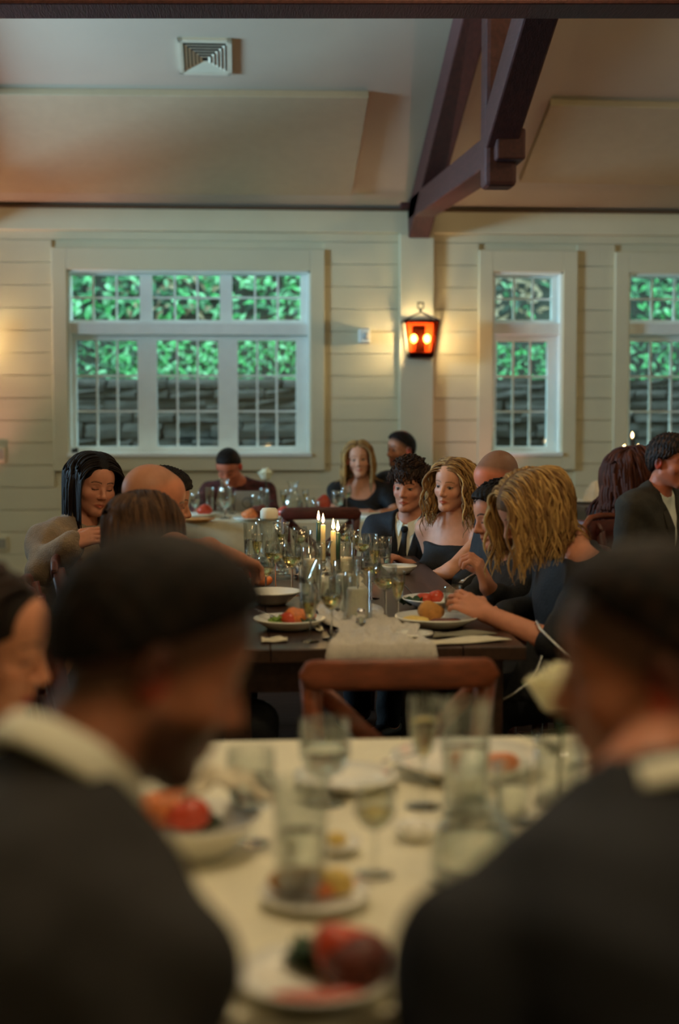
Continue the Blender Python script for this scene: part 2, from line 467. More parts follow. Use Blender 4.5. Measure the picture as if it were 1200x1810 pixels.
# acoustic panels on the slope
M_panel = mat('panel_fabric', lin((164, 149, 120)), .9, var=.03, bump=.1, bscale=200)
def ceil_panel(pxs, label):
    th = .055
    q = [CE(px, py, 0) for px, py in pxs]
    n = Vector((0, -SLOPE, -1)).normalized()
    vs = [p for p in q] + [p + n * th for p in q]
    mb = MB().add(vs, [(3, 2, 1, 0), (4, 5, 6, 7)] + [(i, (i + 1) % 4, 4 + (i + 1) % 4, 4 + i) for i in range(4)])
    o = mb.build('acoustic_panel', M_panel, bevel=.006)
    return tag(o, label, 'panel', 'ceiling panels')
ceil_panel([(-250, 152), (652, 160), (622, 335), (-330, 327)], 'wide beige fabric panel on the ceiling below the square vent')
ceil_panel([(972, 174), (1900, 196), (1890, 330), (918, 312)], 'wide beige fabric panel on the ceiling right of the truss')
# square diffuser vent
vc = (CE(318, 66) + CE(410, 68) + CE(408, 128) + CE(314, 126)) / 4
vw = (CE(410, 97) - CE(316, 97)).length; vl = (CE(361, 66) - CE(361, 128)).length
vt = thing('ceiling_vent', 'square louvred air vent in the sloped ceiling', 'vent', vc)
M_vent = mat('vent_metal', lin((190, 186, 164)), .45, var=.03)
def vbox(name, cx, cy, sx, sy, d0, d1, m=M_vent, par=vt):
    mb = MB().box((cx, cy, -(d0 + d1) / 2), (sx, sy, abs(d1 - d0)))
    mb.v = [tuple(RC @ Vector(v)) for v in mb.v]
    return mb.build(name, m, par)
vbox('back_plate', 0, 0, vw * .9, vl * .9, -.004, .002, mat('vent_dark', (.01, .01, .01), .8))
for sx, sy, cx, cy in ((vw, .03, 0, vl / 2 - .015), (vw, .03, 0, -vl / 2 + .015), (.03, vl, vw / 2 - .015, 0), (.03, vl, -vw / 2 + .015, 0)):
    vbox('frame', cx, cy, sx, sy, 0, .022)
for k in range(6):
    fa, fb = (1 - k * .155) * .88, (1 - k * .155 - .10) * .88
    da, db = .012 + k * .003, .020 + k * .003
    for side in range(4):
        mb = MB()
        def corner(f, sgn): return {0: (sgn * f * vw / 2, f * vl / 2), 1: (sgn * f * vw / 2, -f * vl / 2), 2: (f * vw / 2, sgn * f * vl / 2), 3: (-f * vw / 2, sgn * f * vl / 2)}[side]
        vs = []
        for d_ in (0, .003):
            for f, sgn, dd in ((fa, -1, db), (fa, 1, db), (fb, 1, da), (fb, -1, da)):
                x_, y_ = corner(f, sgn); vs.append(RC @ Vector((x_, y_, -dd - d_)))
        mb.add(vs, [(3, 2, 1, 0), (4, 5, 6, 7)] + [(i, (i + 1) % 4, 4 + (i + 1) % 4, 4 + i) for i in range(4)])
        mb.build('louvre', M_vent, vt)
# wall lantern
M_bulb = mat('lantern_bulb', (1, .8, .5), emit=(1.0, .74, .4), estr=90)
def sconce(x, label):
    zc = WY(738, 600).z
    t = thing('wall_lantern', label, 'lantern', (x, YW - .055, zc), group='wall lanterns')
    hw1, hw0, d1, d0, zt, zb = .135, .092, .2, .15, .135, -.145
    yo = -.02
    B = {'tl': Vector((-hw1, yo, zt)), 'tr': Vector((hw1, yo, zt)), 'bl': Vector((-hw0, yo, zb)), 'br': Vector((hw0, yo, zb)),
         'ftl': Vector((-hw1, yo - d1, zt)), 'ftr': Vector((hw1, yo - d1, zt)), 'fbl': Vector((-hw0, yo - d0, zb)), 'fbr': Vector((hw0, yo - d0, zb))}
    for a, b in (('tl', 'bl'), ('tr', 'br'), ('ftl', 'fbl'), ('ftr', 'fbr')):
        MB().bar(B[a], B[b], .014, .014, (0, 1, 0)).build('post', M_dark, t)
    r = MB()
    for a, b in (('tl', 'tr'), ('ftl', 'ftr'), ('tl', 'ftl'), ('tr', 'ftr')): r.bar(B[a], B[b], .014, .014)
    r.build('top_rim', M_dark, t)
    MB().span((-hw0, yo - d0, zb - .012), (hw0, yo, zb + .035)).build('base_tray', M_dark, t, bevel=.004)
    apex = Vector((0, yo - d1 / 2, zt + .07))
    for a in ('tl', 'tr', 'ftl', 'ftr'): MB().tube([B[a], apex], .006, 6).build('roof_rod', M_dark, t)
    fi = MB().tube([apex, apex + Vector((0, 0, .03))], .008, 8)
    s_ = .022
    for dx in (-1, 1): fi.tube([apex + Vector((0, 0, .02)), apex + Vector((dx * s_, 0, .03)), apex + Vector((dx * s_, 0, .072))], .005, 6)
    fi.tube([apex + Vector((-s_ * 1.2, 0, .072)), apex + Vector((s_ * 1.2, 0, .072))], .006, 6)
    fi.build('finial', M_dark, t)
    MB().span((-.05, -.012, -.1), (.05, 0, .1)).build('back_plate', M_dark, t, bevel=.004)
    MB().add([B['ftl'], B['ftr'], B['fbr'], B['fbl']], [(0, 1, 2, 3)]).build('pane', M_amber, t, solid=.004)
    for dx in (-.052, .052):
        cs = MB().lathe([(.012, zb), (.012, -.045), (.010, -.04)], 12, (dx, yo - .09, 0)); cs.build('candle_sleeve', M_waxw, t)
        MB().ball((dx, yo - .09, -.002), (.026, .026, .032)).build('bulb', M_bulb, t, smooth=True)
        add_light('lantern_light', 'POINT', (x + dx, YW - .055 + yo - .09, zc + .002), 13.0, LAMP, .02)
    return t
sconce(SCONCES[1], 'black iron wall lantern with two bulbs and amber glass')
sconce(SCONCES[0], 'black iron wall lantern left of the wide window')
sconce(SCONCES[2], 'black iron wall lantern right of the side window')
# up-lights at the wall foot
M_can = mat('uplight_can', (.02, .02, .02), .5)
for x, p in ((-2.2, 70), (1.95, 22)):
    t = thing('uplight', 'small black LED uplight on the floor ' + ('below the socket plate' if x < 0 else 'below the narrow window'), 'light', (x, YW - .35, 0), group='uplights')
    MB().lathe([(.05, .02), (.06, .03), (.06, .14), (.05, .14), (.05, .06), (0, .06)], 16).build('can', M_can, t)
    MB().span((-.07, -.05, 0), (.07, .05, .02)).build('foot', M_can, t)
    add_light('uplight_beam', 'SPOT', (x, YW - .35, .15), p, (1.0, .42, .34), .03, rot=(math.radians(-172), 0, 0), spot=math.radians(75))
# chandeliers hang out of view, put in for warm light from above
for i, c in enumerate(ADDED_CHANDELIERS):
    c = Vector(c)
    t = thing('chandelier', 'unseen round black iron chandelier hanging ' + ['above the cream-clothed table', 'above the dark wood table', 'in front of the side table', 'left of the dark wood table', 'behind the two suited men'][i], 'chandelier', c, group='added_chandeliers')
    rg = MB(); pts = [(.34 * math.cos(a * math.pi / 12), .34 * math.sin(a * math.pi / 12), 0) for a in range(25)]
    rg.tube(pts, .014, 8, caps=False); rg.build('ring', M_dark, t, smooth=True)
    zc = min(ZW + SLOPE * (YW - c.y), ZW + SLOPE * (c.y - YR))
    MB().tube([(0, 0, .4), (0, 0, zc - c.z)], .012, 8).build('rod', M_dark, t)
    for k in range(6):
        a = k * math.pi / 3; q = Vector((.34 * math.cos(a), .34 * math.sin(a), 0))
        if k % 2 == 0: MB().tube([q, (0, 0, .4)], .006, 6).build('stay', M_dark, t)
        MB().lathe([(.018, 0), (.018, .07), (0, .07)], 10, q).build('candle_sleeve', M_waxw, t)
        MB().ball((q.x, q.y, .1), (.016, .016, .032)).build('bulb', M_bulb, t, smooth=True)
    add_light('chandelier_fill', 'POINT', c + Vector((0, 0, .12)), CH_POWER[i], WARM, .06)
# emergency light box, sockets
c = WY(643, 595)
t = thing('emergency_light', 'small white emergency light box on the wall beside the lantern', 'light fixture', (c.x, YW, c.z))
MB().span((-.045, -.09, -.055), (.045, 0, .06)).build('body', M_sash, t, bevel=.012)
MB().ball((.01, -.1, .0), (.026, .02, .03)).build('lens', mat('lens_grey', (.5, .5, .45), .2), t, smooth=True)
for (px, py, hh, lb) in ((0, 803, .12, 'small grey wall control box above the socket'), (4, 960, .11, 'white socket plate low on the window wall')):
    c = WY(px, py)
    t = thing('wall_plate', lb, 'wall plate', (c.x, YW, c.z))
    MB().span((-.045, -.022, -hh / 2), (.045, 0, hh / 2)).build('plate', M_trim, t, bevel=.006)
    MB().span((-.03, -.027, -hh / 3), (.03, -.02, hh / 3)).build('insert', mat('plate_grey', lin((150, 146, 130)), .5), t, bevel=.004)

# ================================================================== OUTSIDE
M_stone = mat('retaining_stone', lin((60, 57, 52)), .9, var=.55, scale=7, bump=.9, bscale=18)
M_earth = mat('bank_earth', lin((34, 40, 30)), .95, var=.4, scale=3)
YS = 13.9
rw = MB().span((-4.5, YS + .1, 0), (8, YS + .4, 1.66)).build('retaining_wall', M_earth)
tag(rw, 'rough grey stone retaining wall outside the windows', 'stone wall')
zc = 0.86; row = 0
stone_meshes = []
for k in range(6):
    mb = MB().box((0, 0, 0), (1, 1, 1)); me = mb.mesh('stone', M_stone)
    bm2 = bmesh.new(); bm2.from_mesh(me)
    bmesh.ops.subdivide_edges(bm2, edges=bm2.edges, cuts=1, use_grid_fill=True)
    for v in bm2.verts:
        v.co += Vector((random.uniform(-.05, .05), random.uniform(-.12, .08), random.uniform(-.07, .07)))
    bm2.to_mesh(me); bm2.free(); stone_meshes.append(me)
while zc < 1.68:
    hh = [.105, .13, .09, .15, .12, .11, .1][row % 7]
    x = -3.4 - random.random() * .3
    while x < 6.6:
        ln = random.uniform(.28, .62)
        o = mesh_obj('stone', random.choice(stone_meshes), rw, (x + ln / 2, YS + .02 + random.uniform(-.03, .03) + row * .02, zc + hh / 2))
        o.scale = (ln - .015, .3, hh - .018)
        x += ln
    zc += hh; row += 1
bank = MB().add([(-5, YS + .25, 1.6), (9, YS + .25, 1.6), (9, YS + 2.6, 4.6), (-5, YS + 2.6, 4.6)], [(0, 1, 2, 3)]).build('bank', M_earth)
tag(bank, 'dark earth bank rising behind the retaining wall', kind='structure')
tag(MB().span((-5, YW + .3, -.1), (9, YS + .3, 0)).build('yard', M_earth), 'dark ground between house and retaining wall', kind='structure')
LEAF = []
for nm, c in (('leaf_bright', (62, 150, 80)), ('leaf_mid', (38, 102, 58)), ('leaf_pale', (112, 172, 122)), ('leaf_dark', (18, 52, 34)), ('leaf_dry', (128, 112, 84))):
    LEAF.append(mat(nm, lin(c), .45, var=.25, scale=5))
def leaf_geo(mb, c, d, n, L, wd):
    d = d.normalized(); s = d.cross(n).normalized(); u = s.cross(d)
    c = Vector(c)
    mb.add([c, c + d * L * .45 + s * wd + u * L * .05, c + d * L * .5 - u * L * .04, c + d * L * .45 - s * wd + u * L * .05, c + d * L - u * L * .15],
           [(0, 1, 2), (0, 2, 3), (1, 4, 2), (2, 4, 3)])
leaf_meshes = []
for k, m in enumerate(LEAF):
    mb = MB(); leaf_geo(mb, (0, 0, 0), Vector((1, 0, 0)), Vector((0, 0, 1)), 1.0, .2); leaf_meshes.append(mb.mesh('leaf', m))
def shrub(name, label, x, z, rx, rz, nparts, nstuff, L, weights, depth=.35, hang=.5):
    y0 = YS + .35 + max(0, (z - 1.7)) * .85
    t = thing(name, label, 'shrub', (x, y0, z - rz), group=None)
    r_ = random.Random(int(x * 100) + int(z * 77))
    def place():
        u, v = r_.uniform(-1, 1), r_.uniform(-1, 1)
        while u * u + v * v > 1: u, v = r_.uniform(-1, 1), r_.uniform(-1, 1)
        zz = rz + v * rz
        yy = -depth * math.sqrt(max(0, 1 - u * u - v * v)) * r_.uniform(.3, 1) + (v * rz) * .85
        d = Vector((r_.uniform(-1, 1), r_.uniform(-.9, .1), r_.uniform(-1, .6) - hang * .3))
        n = Vector((r_.uniform(-.6, .6), -1, r_.uniform(.2, 1.2)))
        return Vector((u * rx, yy, zz)), d, n
    for k in range(nparts):
        p, d, n = place(); p.y -= .05
        d.normalize(); s = n.cross(d).normalized(); u = d.cross(s)
        R = Matrix((d, s, u)).transposed()
        o = mesh_obj('leaf', leaf_meshes[r_.choices(range(5), weights)[0]], t)
        sc = L * r_.uniform(.8, 1.3)
        o.matrix_local = Matrix.Translation(p) @ R.to_4x4() @ Matrix.Diagonal((sc, sc, sc, 1))
    for mi in range(5):
        if weights[mi] == 0: continue
        mb = MB()
        for k in range(int(nstuff * weights[mi])):
            p, d, n = place(); leaf_geo(mb, p, d, n, L * r_.uniform(.6, 1.2), L * r_.uniform(.15, .24))
        o = mb.build('foliage', LEAF[mi], t); o['kind'] = 'stuff'
    bt = MB()
    for k in range(14):
        p, d, n = place(); bt.tube([(0, .1, 0), p * .5 + Vector((0, .05, 0)), p], [.012, .008, .004], 5)
    bt.build('branch', mat('twig', lin((70, 58, 44)), .8), t)
shrub('laurel_shrub', 'glossy long-leaved shrub high behind the wide window', -1.9, 2.75, .85, .55, 45, 420, .16, (.25, .4, .2, .1, .05))
shrub('laurel_shrub', 'long-leaved shrub with dry stems behind the middle transom', -.75, 2.8, .6, .55, 40, 320, .15, (.2, .3, .2, .1, .2))
shrub('laurel_shrub', 'broad-leaved pale shrub behind the right transom', .35, 2.75, .75, .6, 45, 420, .16, (.25, .3, .35, .1, 0))
shrub('leafy_bush', 'dark leafy bush above the stone wall, left sash', -1.75, 1.95, .75, .33, 40, 420, .1, (.2, .4, .05, .35, 0))
shrub('leafy_bush', 'bright green bush above the stone wall, middle sash', -.72, 1.93, .65, .3, 40, 420, .1, (.55, .15, .25, .05, 0))
shrub('leafy_bush', 'light green bush above the stone wall, right sash', .35, 1.95, .7, .3, 40, 420, .1, (.5, .25, .15, .1, 0))
shrub('leafy_bush', 'bright fern-like bush behind the narrow window', 2.5, 1.97, .9, .33, 40, 460, .09, (.5, .25, .2, .05, 0))
shrub('twiggy_shrub', 'bare twiggy shrub high behind the narrow window', 2.5, 2.8, .8, .5, 20, 260, .14, (.05, .1, .15, .1, .6))
shrub('leafy_bush', 'green bush behind the side window with candles', 4.3, 2.05, .9, .42, 40, 460, .1, (.35, .4, .1, .15, 0))
shrub('laurel_shrub', 'bright tree foliage high behind the side window', 4.4, 2.9, .9, .5, 40, 420, .12, (.35, .35, .25, .05, 0))
# ================================================================== FURNITURE
TZ = 0.76
def noise2(x, y, s=1.0):
    return (math.sin(x * 11.3 * s + y * 3.1) + math.sin(y * 9.7 * s - x * 4.3 + 1.3) + math.sin((x + y) * 17.1 * s + .7) * .5) / 2.5
# ---- middle table
MX0, MX1, MY0, MY1 = -0.10, 0.82, T(660, 1146, TZ).y, 6.62
def wood_table(name, label, x0, x1, y0, y1, m):
    t = thing(name, label, 'table', ((x0 + x1) / 2, (y0 + y1) / 2, 0))
    w, l = (x1 - x0), (y1 - y0)
    nb = 5
    for k in range(nb):
        a = -w / 2 + w * k / nb
        MB().span((a + .001, -l / 2, TZ - .04), (a + w / nb - .001, l / 2, TZ)).build('top_board', m, t, bevel=.003)
    for s in (-1, 1):
        MB().span((s * (w / 2 - .07) - .012, -l / 2 + .1, TZ - .14), (s * (w / 2 - .07) + .012, l / 2 - .1, TZ - .041)).build('apron', m, t)
        MB().span((-w / 2 + .08, s * (l / 2 - .1) - .012, TZ - .14), (w / 2 - .08, s * (l / 2 - .1) + .012, TZ - .041)).build('apron', m, t)
        for q in (-1, 1):
            MB().span((s * (w / 2 - .09) - .04, q * (l / 2 - .13) - .04, 0), (s * (w / 2 - .09) + .04, q * (l / 2 - .13) + .04, TZ - .041)).build('leg', m, t, bevel=.006)
    return t
wood_table('dining_table', 'long dark wood dining table with gauze runner and candles', MX0, MX1, MY0, MY1, M_table)
# gauze runner
rc = T(662, 1128, TZ).x
def runner(u, v):
    s = v * (MY1 - MY0 - .3 + .05)                       # arc length from the hanging end
    y = MY0 + max(0, s - .055)
    wv = .135 + .025 * noise2(v * 6, 0) - .03 * min(1, max(0, (s - .055) / .8))
    x = rc + (u - .5) * 2 * wv + .02 * math.sin(v * 13) * min(1, s / .4) - .05 * min(1, max(0, (s - .3) / .6))
    bump_ = .014 + .012 * noise2(u * 5, v * 7) + .008 * math.sin(u * 17 + v * 30)
    if s < .055:
        return (x + .02 * (1 - s / .055) * (u - .5), y - .012 - .010 * (1 + math.sin(u * 14)), TZ - .055 + s + .004 + .014 * s / .055)
    return (x, y, TZ + .004 + max(0, bump_))
tag(MB().grid(runner, 26, 90).build('table_runner', M_gauze, smooth=True, solid=.002), 'crumpled off-white gauze runner down the dark wood table', 'table runner')
# ---- front table with cloth
FX0, FX1, FY0, FY1 = -0.34, 0.80, T(545, 1790, TZ).y, T(620, 1308, TZ).y
def clothed_table(name, label, clabel, x0, x1, y0, y1, drop, m=M_cloth):
    t = thing(name, label, 'table', ((x0 + x1) / 2, (y0 + y1) / 2, 0))
    w, l = x1 - x0, y1 - y0
    MB().span((-w / 2, -l / 2, TZ - .045), (w / 2, l / 2, TZ - .006)).build('table_top', M_table, t, bevel=.004)
    for s in (-1, 1):
        for q in (-1, 1):
            MB().span((s * (w / 2 - .1) - .035, q * (l / 2 - .1) - .035, 0), (s * (w / 2 - .1) + .035, q * (l / 2 - .1) + .035, TZ - .046)).build('leg', M_table, t, bevel=.005)
    c = MB(); c.grid(lambda u, v: (x0 - .006 + u * (w + .012), y0 - .006 + v * (l + .012), TZ + .0015 * noise2(u * 3, v * 3)), 16, 16)
    per = 2 * (w + l + .024)
    def edge(s):
        s = s % per; a, b = w + .012, l + .012
        if s < a: return Vector((x0 - .006 + s, y0 - .006, 0)), Vector((0, -1, 0))
        s -= a
        if s < b: return Vector((x1 + .006, y0 - .006 + s, 0)), Vector((1, 0, 0))
        s -= b
        if s < a: return Vector((x1 + .006 - s, y1 + .006, 0)), Vector((0, 1, 0))
        s -= a
        return Vector((x0 - .006, y1 + .006 - s, 0)), Vector((-1, 0, 0))
    def skirt(u, v):
        p, n = edge(u * per); f = (1 + math.sin(u * per * 21) * .6 + math.sin(u * per * 9 + 1) * .4)
        q = p + n * (.004 + v * .022 * f); return (q.x, q.y, TZ - v * drop)
    c.grid(skirt, 160, 5)
    tag(c.build('tablecloth', m, smooth=False), clabel, 'tablecloth')
    return t
clothed_table('dining_table', 'table under the cream cloth between the two suited men', 'cream linen cloth with plates between the two suited men', FX0, FX1, FY0, FY1, .3)
BX0 = T(215, 918, TZ).x; BX1 = T(700, 928, TZ).x; BY0 = 8.72
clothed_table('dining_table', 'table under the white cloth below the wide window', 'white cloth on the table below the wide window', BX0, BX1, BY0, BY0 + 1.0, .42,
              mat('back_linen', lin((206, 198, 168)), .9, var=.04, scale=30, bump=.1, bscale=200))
RX0 = T(1012, 890, TZ).x
wood_table('dining_table', 'dark wood side table with candles by the side window', RX0, RX0 + 1.5, 10.0, 10.7, M_table)

# ---- cross-back chairs
def cross_chair(label, loc, rz, m, group=None, arch=False):
    t = thing('cross_back_chair', label, 'chair', loc, rz, group)
    s = MB().lathe([(.0, .425), (.19, .425), (.205, .435), (.205, .455), (.19, .465), (0, .465)], 28); s.v = [(x * 1.0, y * .98, z) for x, y, z in s.v]
    s.build('seat', m, t, smooth=False)
    for q in (-1, 1):
        MB().tube([(q * .165, .165, 0), (q * .15, .15, .43)], [.015, .02], 10).build('leg', m, t, smooth=True)
        MB().tube([(q * .19, -.21, 0), (q * .17, -.165, .44), (q * .195, -.2, .65), (q * .21, -.24, .85)], [.017, .023, .025, .026], 10).build('leg', m, t, smooth=True)
        pts = [(q * .185, -.205, .80), (q * .08, -.225, .70), (-q * .06, -.205, .58), (-q * .165, -.17, .48)]
        MB().tube(pts, .022, 8, flat=.5, up=(0, 1, 0)).build('cross_slat', m, t, smooth=True)
        MB().tube([(q * .16, .16, .2), (q * .18, -.19, .2)], .009, 8).build('stretcher', m, t, smooth=True)
    MB().tube([(-.172, 0, .2), (.172, 0, .2)], .009, 8).build('stretcher', m, t, smooth=True)
    n = 18
    def rail(u, v):
        a = 2 * math.pi * v
        x = (u - .5) * 2 * .236
        e = abs(u - .5) * 2
        hh = max(.004, .036 * math.sqrt(max(0, 1 - (max(0, e - .86) / .14) ** 2)))
        y = -.245 + .03 * (1 - e * e) * -1
        z = .845 + .006 * (1 - e * e) 
        ca, sa = math.cos(a), math.sin(a)
        return (x, y + .014 * math.copysign(abs(ca) ** .6, ca), z + hh * math.copysign(abs(sa) ** .5, sa))
    MB().grid(rail, 30, 16).build('top_rail', m, t, smooth=True)
    return t
CH_G = 'cross-back chairs'
def chair_at(px, py_rail, D, rz, m, label):
    c = W(px, py_rail, D); 
    off = Matrix.Rotation(rz, 3, 'Z') @ Vector((0, -.245, 0))
    return cross_chair(label, (c.x - off.x, c.y - off.y, 0), rz, m, CH_G)
_c = chair_at(706, 1190, 3.25, 0, M_chair, 'empty brown cross-back wooden chair at the end of the dark table'); _c.scale = (.98, .98, .98)
chair_at(567, 922, 8.25, 0, M_chairdark, 'empty dark red-brown cross-back chair at the white-clothed table')

# ================================================================== TABLEWARE
def proto(name, parts):
    t = thing(name, 'x', 'glass')
    for (pn, mb, m) in parts: mb.build(pn, m, t, smooth=True)
    return t
def shell(prof, th):    # closed glass wall from an outer profile (r, z)
    inner = [(max(r - th, 0.0), z + (th * .6 if i == 0 else 0)) for i, (r, z) in enumerate(prof)][::-1]
    return prof + inner
PROT = {}
def make_protos():
    wb_ = [(.10, .50), (.55, .56), (.90, .68), (.98, .78), (.92, .90), (.84, 1.0)]
    PROT['wine'] = proto('wine_glass', [('bowl', MB().lathe(shell(wb_, .035), 20, closed=True), M_thin),
        ('stem', MB().lathe([(.0, .03), (.10, .04), (.08, .25), (.10, .50), (0, .515)], 10), M_glass),
        ('foot', MB().lathe([(0, 0), (.80, 0), (.80, .008), (.2, .03), (0, .05)], 20), M_glass),
        ('drink', MB().lathe([(0, .53), (.46, .575), (.82, .68), (.88, .735), (0, .735)], 18), M_wine)])
    fb = [(.12, .42), (.55, .50), (.82, .68), (.95, .85), (1.0, 1.0)]
    PROT['flute'] = proto('champagne_flute', [('bowl', MB().lathe(shell(fb, .06), 18, closed=True), M_thin),
        ('stem', MB().lathe([(0, .03), (.14, .05), (.11, .2), (.14, .42), (0, .44)], 10), M_glass),
        ('foot', MB().lathe([(0, 0), (1.1, 0), (1.1, .008), (.25, .03), (0, .05)], 18), M_glass),
        ('drink', MB().lathe([(0, .46), (.42, .51), (.70, .67), (.80, .80), (0, .80)], 16), M_wine)])
    tb = [(.80, 0), (.86, .1), (.95, .6), (1.0, 1.0)]
    PROT['tumbler'] = proto('water_tumbler', [('bowl', MB().lathe([(0, 0)] + tb + [(.94, 1.0), (.88, .6), (.78, .1), (.0, .08)], 20), M_thin),
        ('drink', MB().lathe([(0, .1), (.74, .12), (.85, .58), (0, .58)], 18), M_water)])
    gb = [(.25, .30), (.70, .38), (.98, .58), (1.0, .75), (.92, 1.0)]
    PROT['goblet'] = proto('water_goblet', [('bowl', MB().lathe(shell(gb, .05), 22, closed=True), M_thin),
        ('stem', MB().lathe([(0, .03), (.16, .05), (.13, .15), (.25, .31), (0, .33)], 10), M_glass),
        ('foot', MB().lathe([(0, 0), (.75, 0), (.75, .012), (.2, .04), (0, .06)], 20), M_glass),
        ('drink', MB().lathe([(0, .34), (.6, .4), (.9, .58), (.93, .7), (0, .7)], 18), M_water)])
    cb = [(.92, 0), (1.0, .06), (1.0, .28), (.80, .48), (.42, .68), (.38, .78), (.50, .93), (.62, 1.0)]
    PROT['carafe'] = proto('carafe', [('body', MB().lathe([(0, 0)] + cb + [(.57, 1.0), (.45, .93), (.33, .78), (.37, .68), (.74, .48), (.93, .28), (.9, .07), (0, .05)], 22), M_thin),
        ('drink', MB().lathe([(0, .07), (.86, .09), (.9, .27), (.78, .42), (0, .42)], 18), M_water)])
    hb = [(.92, 0), (.92, 1.0)]
    PROT['hurricane'] = proto('candle_jar', [('jar', MB().lathe([(0, 0), (1.0, 0), (1.0, 1.0), (.95, 1.0), (.95, .04), (0, .04)], 22), M_thin),
        ('candle', MB().lathe([(0, .05), (.74, .05), (.78, .1), (.78, .60), (.70, .66), (0, .64)], 20), M_waxp),
        ('wick', MB().tube([(0, 0, .64), (.02, 0, .70)], .03, 6), M_dark)])
make_protos()
used = {k: False for k in PROT}
def put(kind, p, r, h, label, group, cat=None, rz=0.0):
    if not used[kind]:
        o = PROT[kind]; used[kind] = True
    else: o = copy_tree(PROT[kind])
    o.location = p; o.scale = (r, r, h); o.rotation_euler = (0, 0, rz)
    o['label'] = label; o['group'] = group; o['category'] = cat or {'carafe': 'carafe', 'hurricane': 'candle'}.get(kind, 'glass')
    return o
def glass_px(kind, px, by, ty, rpx, label, group, z=TZ + .001):
    p = T(px, by, z)
    D = p.dot(FWD_H)
    h = (by - ty) * D / FPX * 1.03
    return put(kind, p, rpx * D / FPX, h, label, group)
GM = 'glasses on the dark wood table'
for (kind, px, by, ty, r, lb) in [
    ('flute', 548, 1134, 1050, 15, 'slim flute of pale wine at the near edge of the dark table'),
    ('wine', 586, 1130, 1030, 21, 'clear wine glass beside the slim flute and gauze runner'),
    ('wine', 681, 1092, 1000, 24, 'large wine glass on the dark table by the bread plate'),
    ('flute', 703, 1100, 1012, 14, 'yellowish flute beside the large wine glass'),
    ('wine', 655, 1058, 985, 20, 'wine glass behind the candle jars'),
    ('wine', 486, 1040, 957, 20, 'wine glass of golden wine beside the reaching arm'),
    ('wine', 516, 1052, 962, 19, 'stemmed glass left of the tall tapers'),
    ('tumbler', 443, 994, 926, 13, 'tall water tumbler by the dark wood chair and carafe'),
    ('tumbler', 548, 1075, 1000, 22, 'wide water tumbler behind the slim flute'),
    ('tumbler', 602, 1090, 1022, 22, 'wide water tumbler beside the candle jar'),
    ('tumbler', 536, 1010, 940, 17, 'water tumbler at the middle of the dark table'),
    ('flute', 500, 1000, 932, 11, 'flute beside the reaching hand and carafe'),
    ('wine', 640, 1012, 945, 17, 'wine glass near the suited boy'),
    ('tumbler', 676, 1000, 950, 17, 'water tumbler in front of the suited boy'),
    ('flute', 662, 1030, 960, 11, 'flute near the suited boy and pillar candles'),
    ('wine', 610, 994, 928, 16, 'wine glass behind the dark green taper'),
    ('tumbler', 655, 996, 945, 13, 'water tumbler at the far end of the dark table'),
    ('flute', 455, 1010, 945, 11, 'flute by the bowl of meat'),
    ('wine', 530, 994, 932, 15, 'wine glass at the far end under the empty chair'),
    ('wine', 470, 1058, 985, 17, 'wine glass beside the deep white bowl'),
    ('flute', 625, 1000, 938, 11, 'flute behind the tapers')]:
    glass_px(kind, px, by, ty, r, lb, GM)
GC = 'carafes on the dark wood table'
glass_px('carafe', 569, 1062, 958, 32, 'glass carafe of water beside the cream tapers', GC)
glass_px('carafe', 497, 1022, 925, 26, 'glass carafe behind the golden wine glass', GC)
GP = 'pillar candles in glass jars'
for px, by, ty, r, lb in ((632, 1094, 1012, 26, 'white pillar candle in glass jar on the gauze runner'),
                          (612, 1062, 992, 24, 'white pillar candle in glass jar, middle one of the row'),
                          (606, 1032, 962, 22, 'white pillar candle in glass jar beside the green tapers'),
                          (551, 1028, 968, 19, 'white pillar candle in glass jar behind the carafe')):
    glass_px('hurricane', px, by, ty, r, lb, GP, TZ + .012)
# white candle standing on a glass vase
p = T(476, 996, TZ); D = p.dot(FWD_H)
t = thing('candle_vase', 'white candle set on a tall flared glass vase', 'candle', p)
MB().lathe([(0, 0), (.055, 0), (.05, .05), (.036, .11), (.05, .185), (.062, .205), (.058, .205), (.045, .185), (.031, .11), (.045, .055), (0, .01)], 20).build('vase', M_thin, t, smooth=True)
MB().lathe([(0, .193), (.034, .193), (.04, .205), (.04, .235), (.03, .248), (0, .247)], 18).build('candle', M_waxp, t, smooth=True)
# tapers
M_brass = mat('holder_brass', (.55, .38, .16), .3, 1.0)
def taper(base, htop, m, label, group, hold=.06, r=.0105, light=0.0, hm=None):
    t = thing('taper_candle', label, 'candle', base, group=group)
    hm = hm or M_glass
    MB().lathe([(0, 0), (.035, 0), (.036, .008), (.012, .02), (.010, hold - .012), (.017, hold), (.012, hold + .004), (0, hold + .004)], 14).build('holder', hm, t, smooth=True)
    H = htop - base.z
    MB().lathe([(0, hold), (r, hold), (r * .92, H - .004), (r * .5, H), (0, H)], 12).build('candle', m, t, smooth=True)
    MB().tube([(0, 0, H), (.001, 0, H + .01)], .0012, 5).build('wick', M_dark, t)
    MB().lathe([(0, H + .004), (.0055, H + .012), (.0062, H + .018), (.004, H + .03), (.0012, H + .042), (0, H + .046)], 10).build('flame', M_flame, t, smooth=True)
    if light: add_light('taper_light', 'POINT', (base.x, base.y, htop + .022), light, (1, .6, .25), .012)
GT = 'lit taper candles on the dark table'
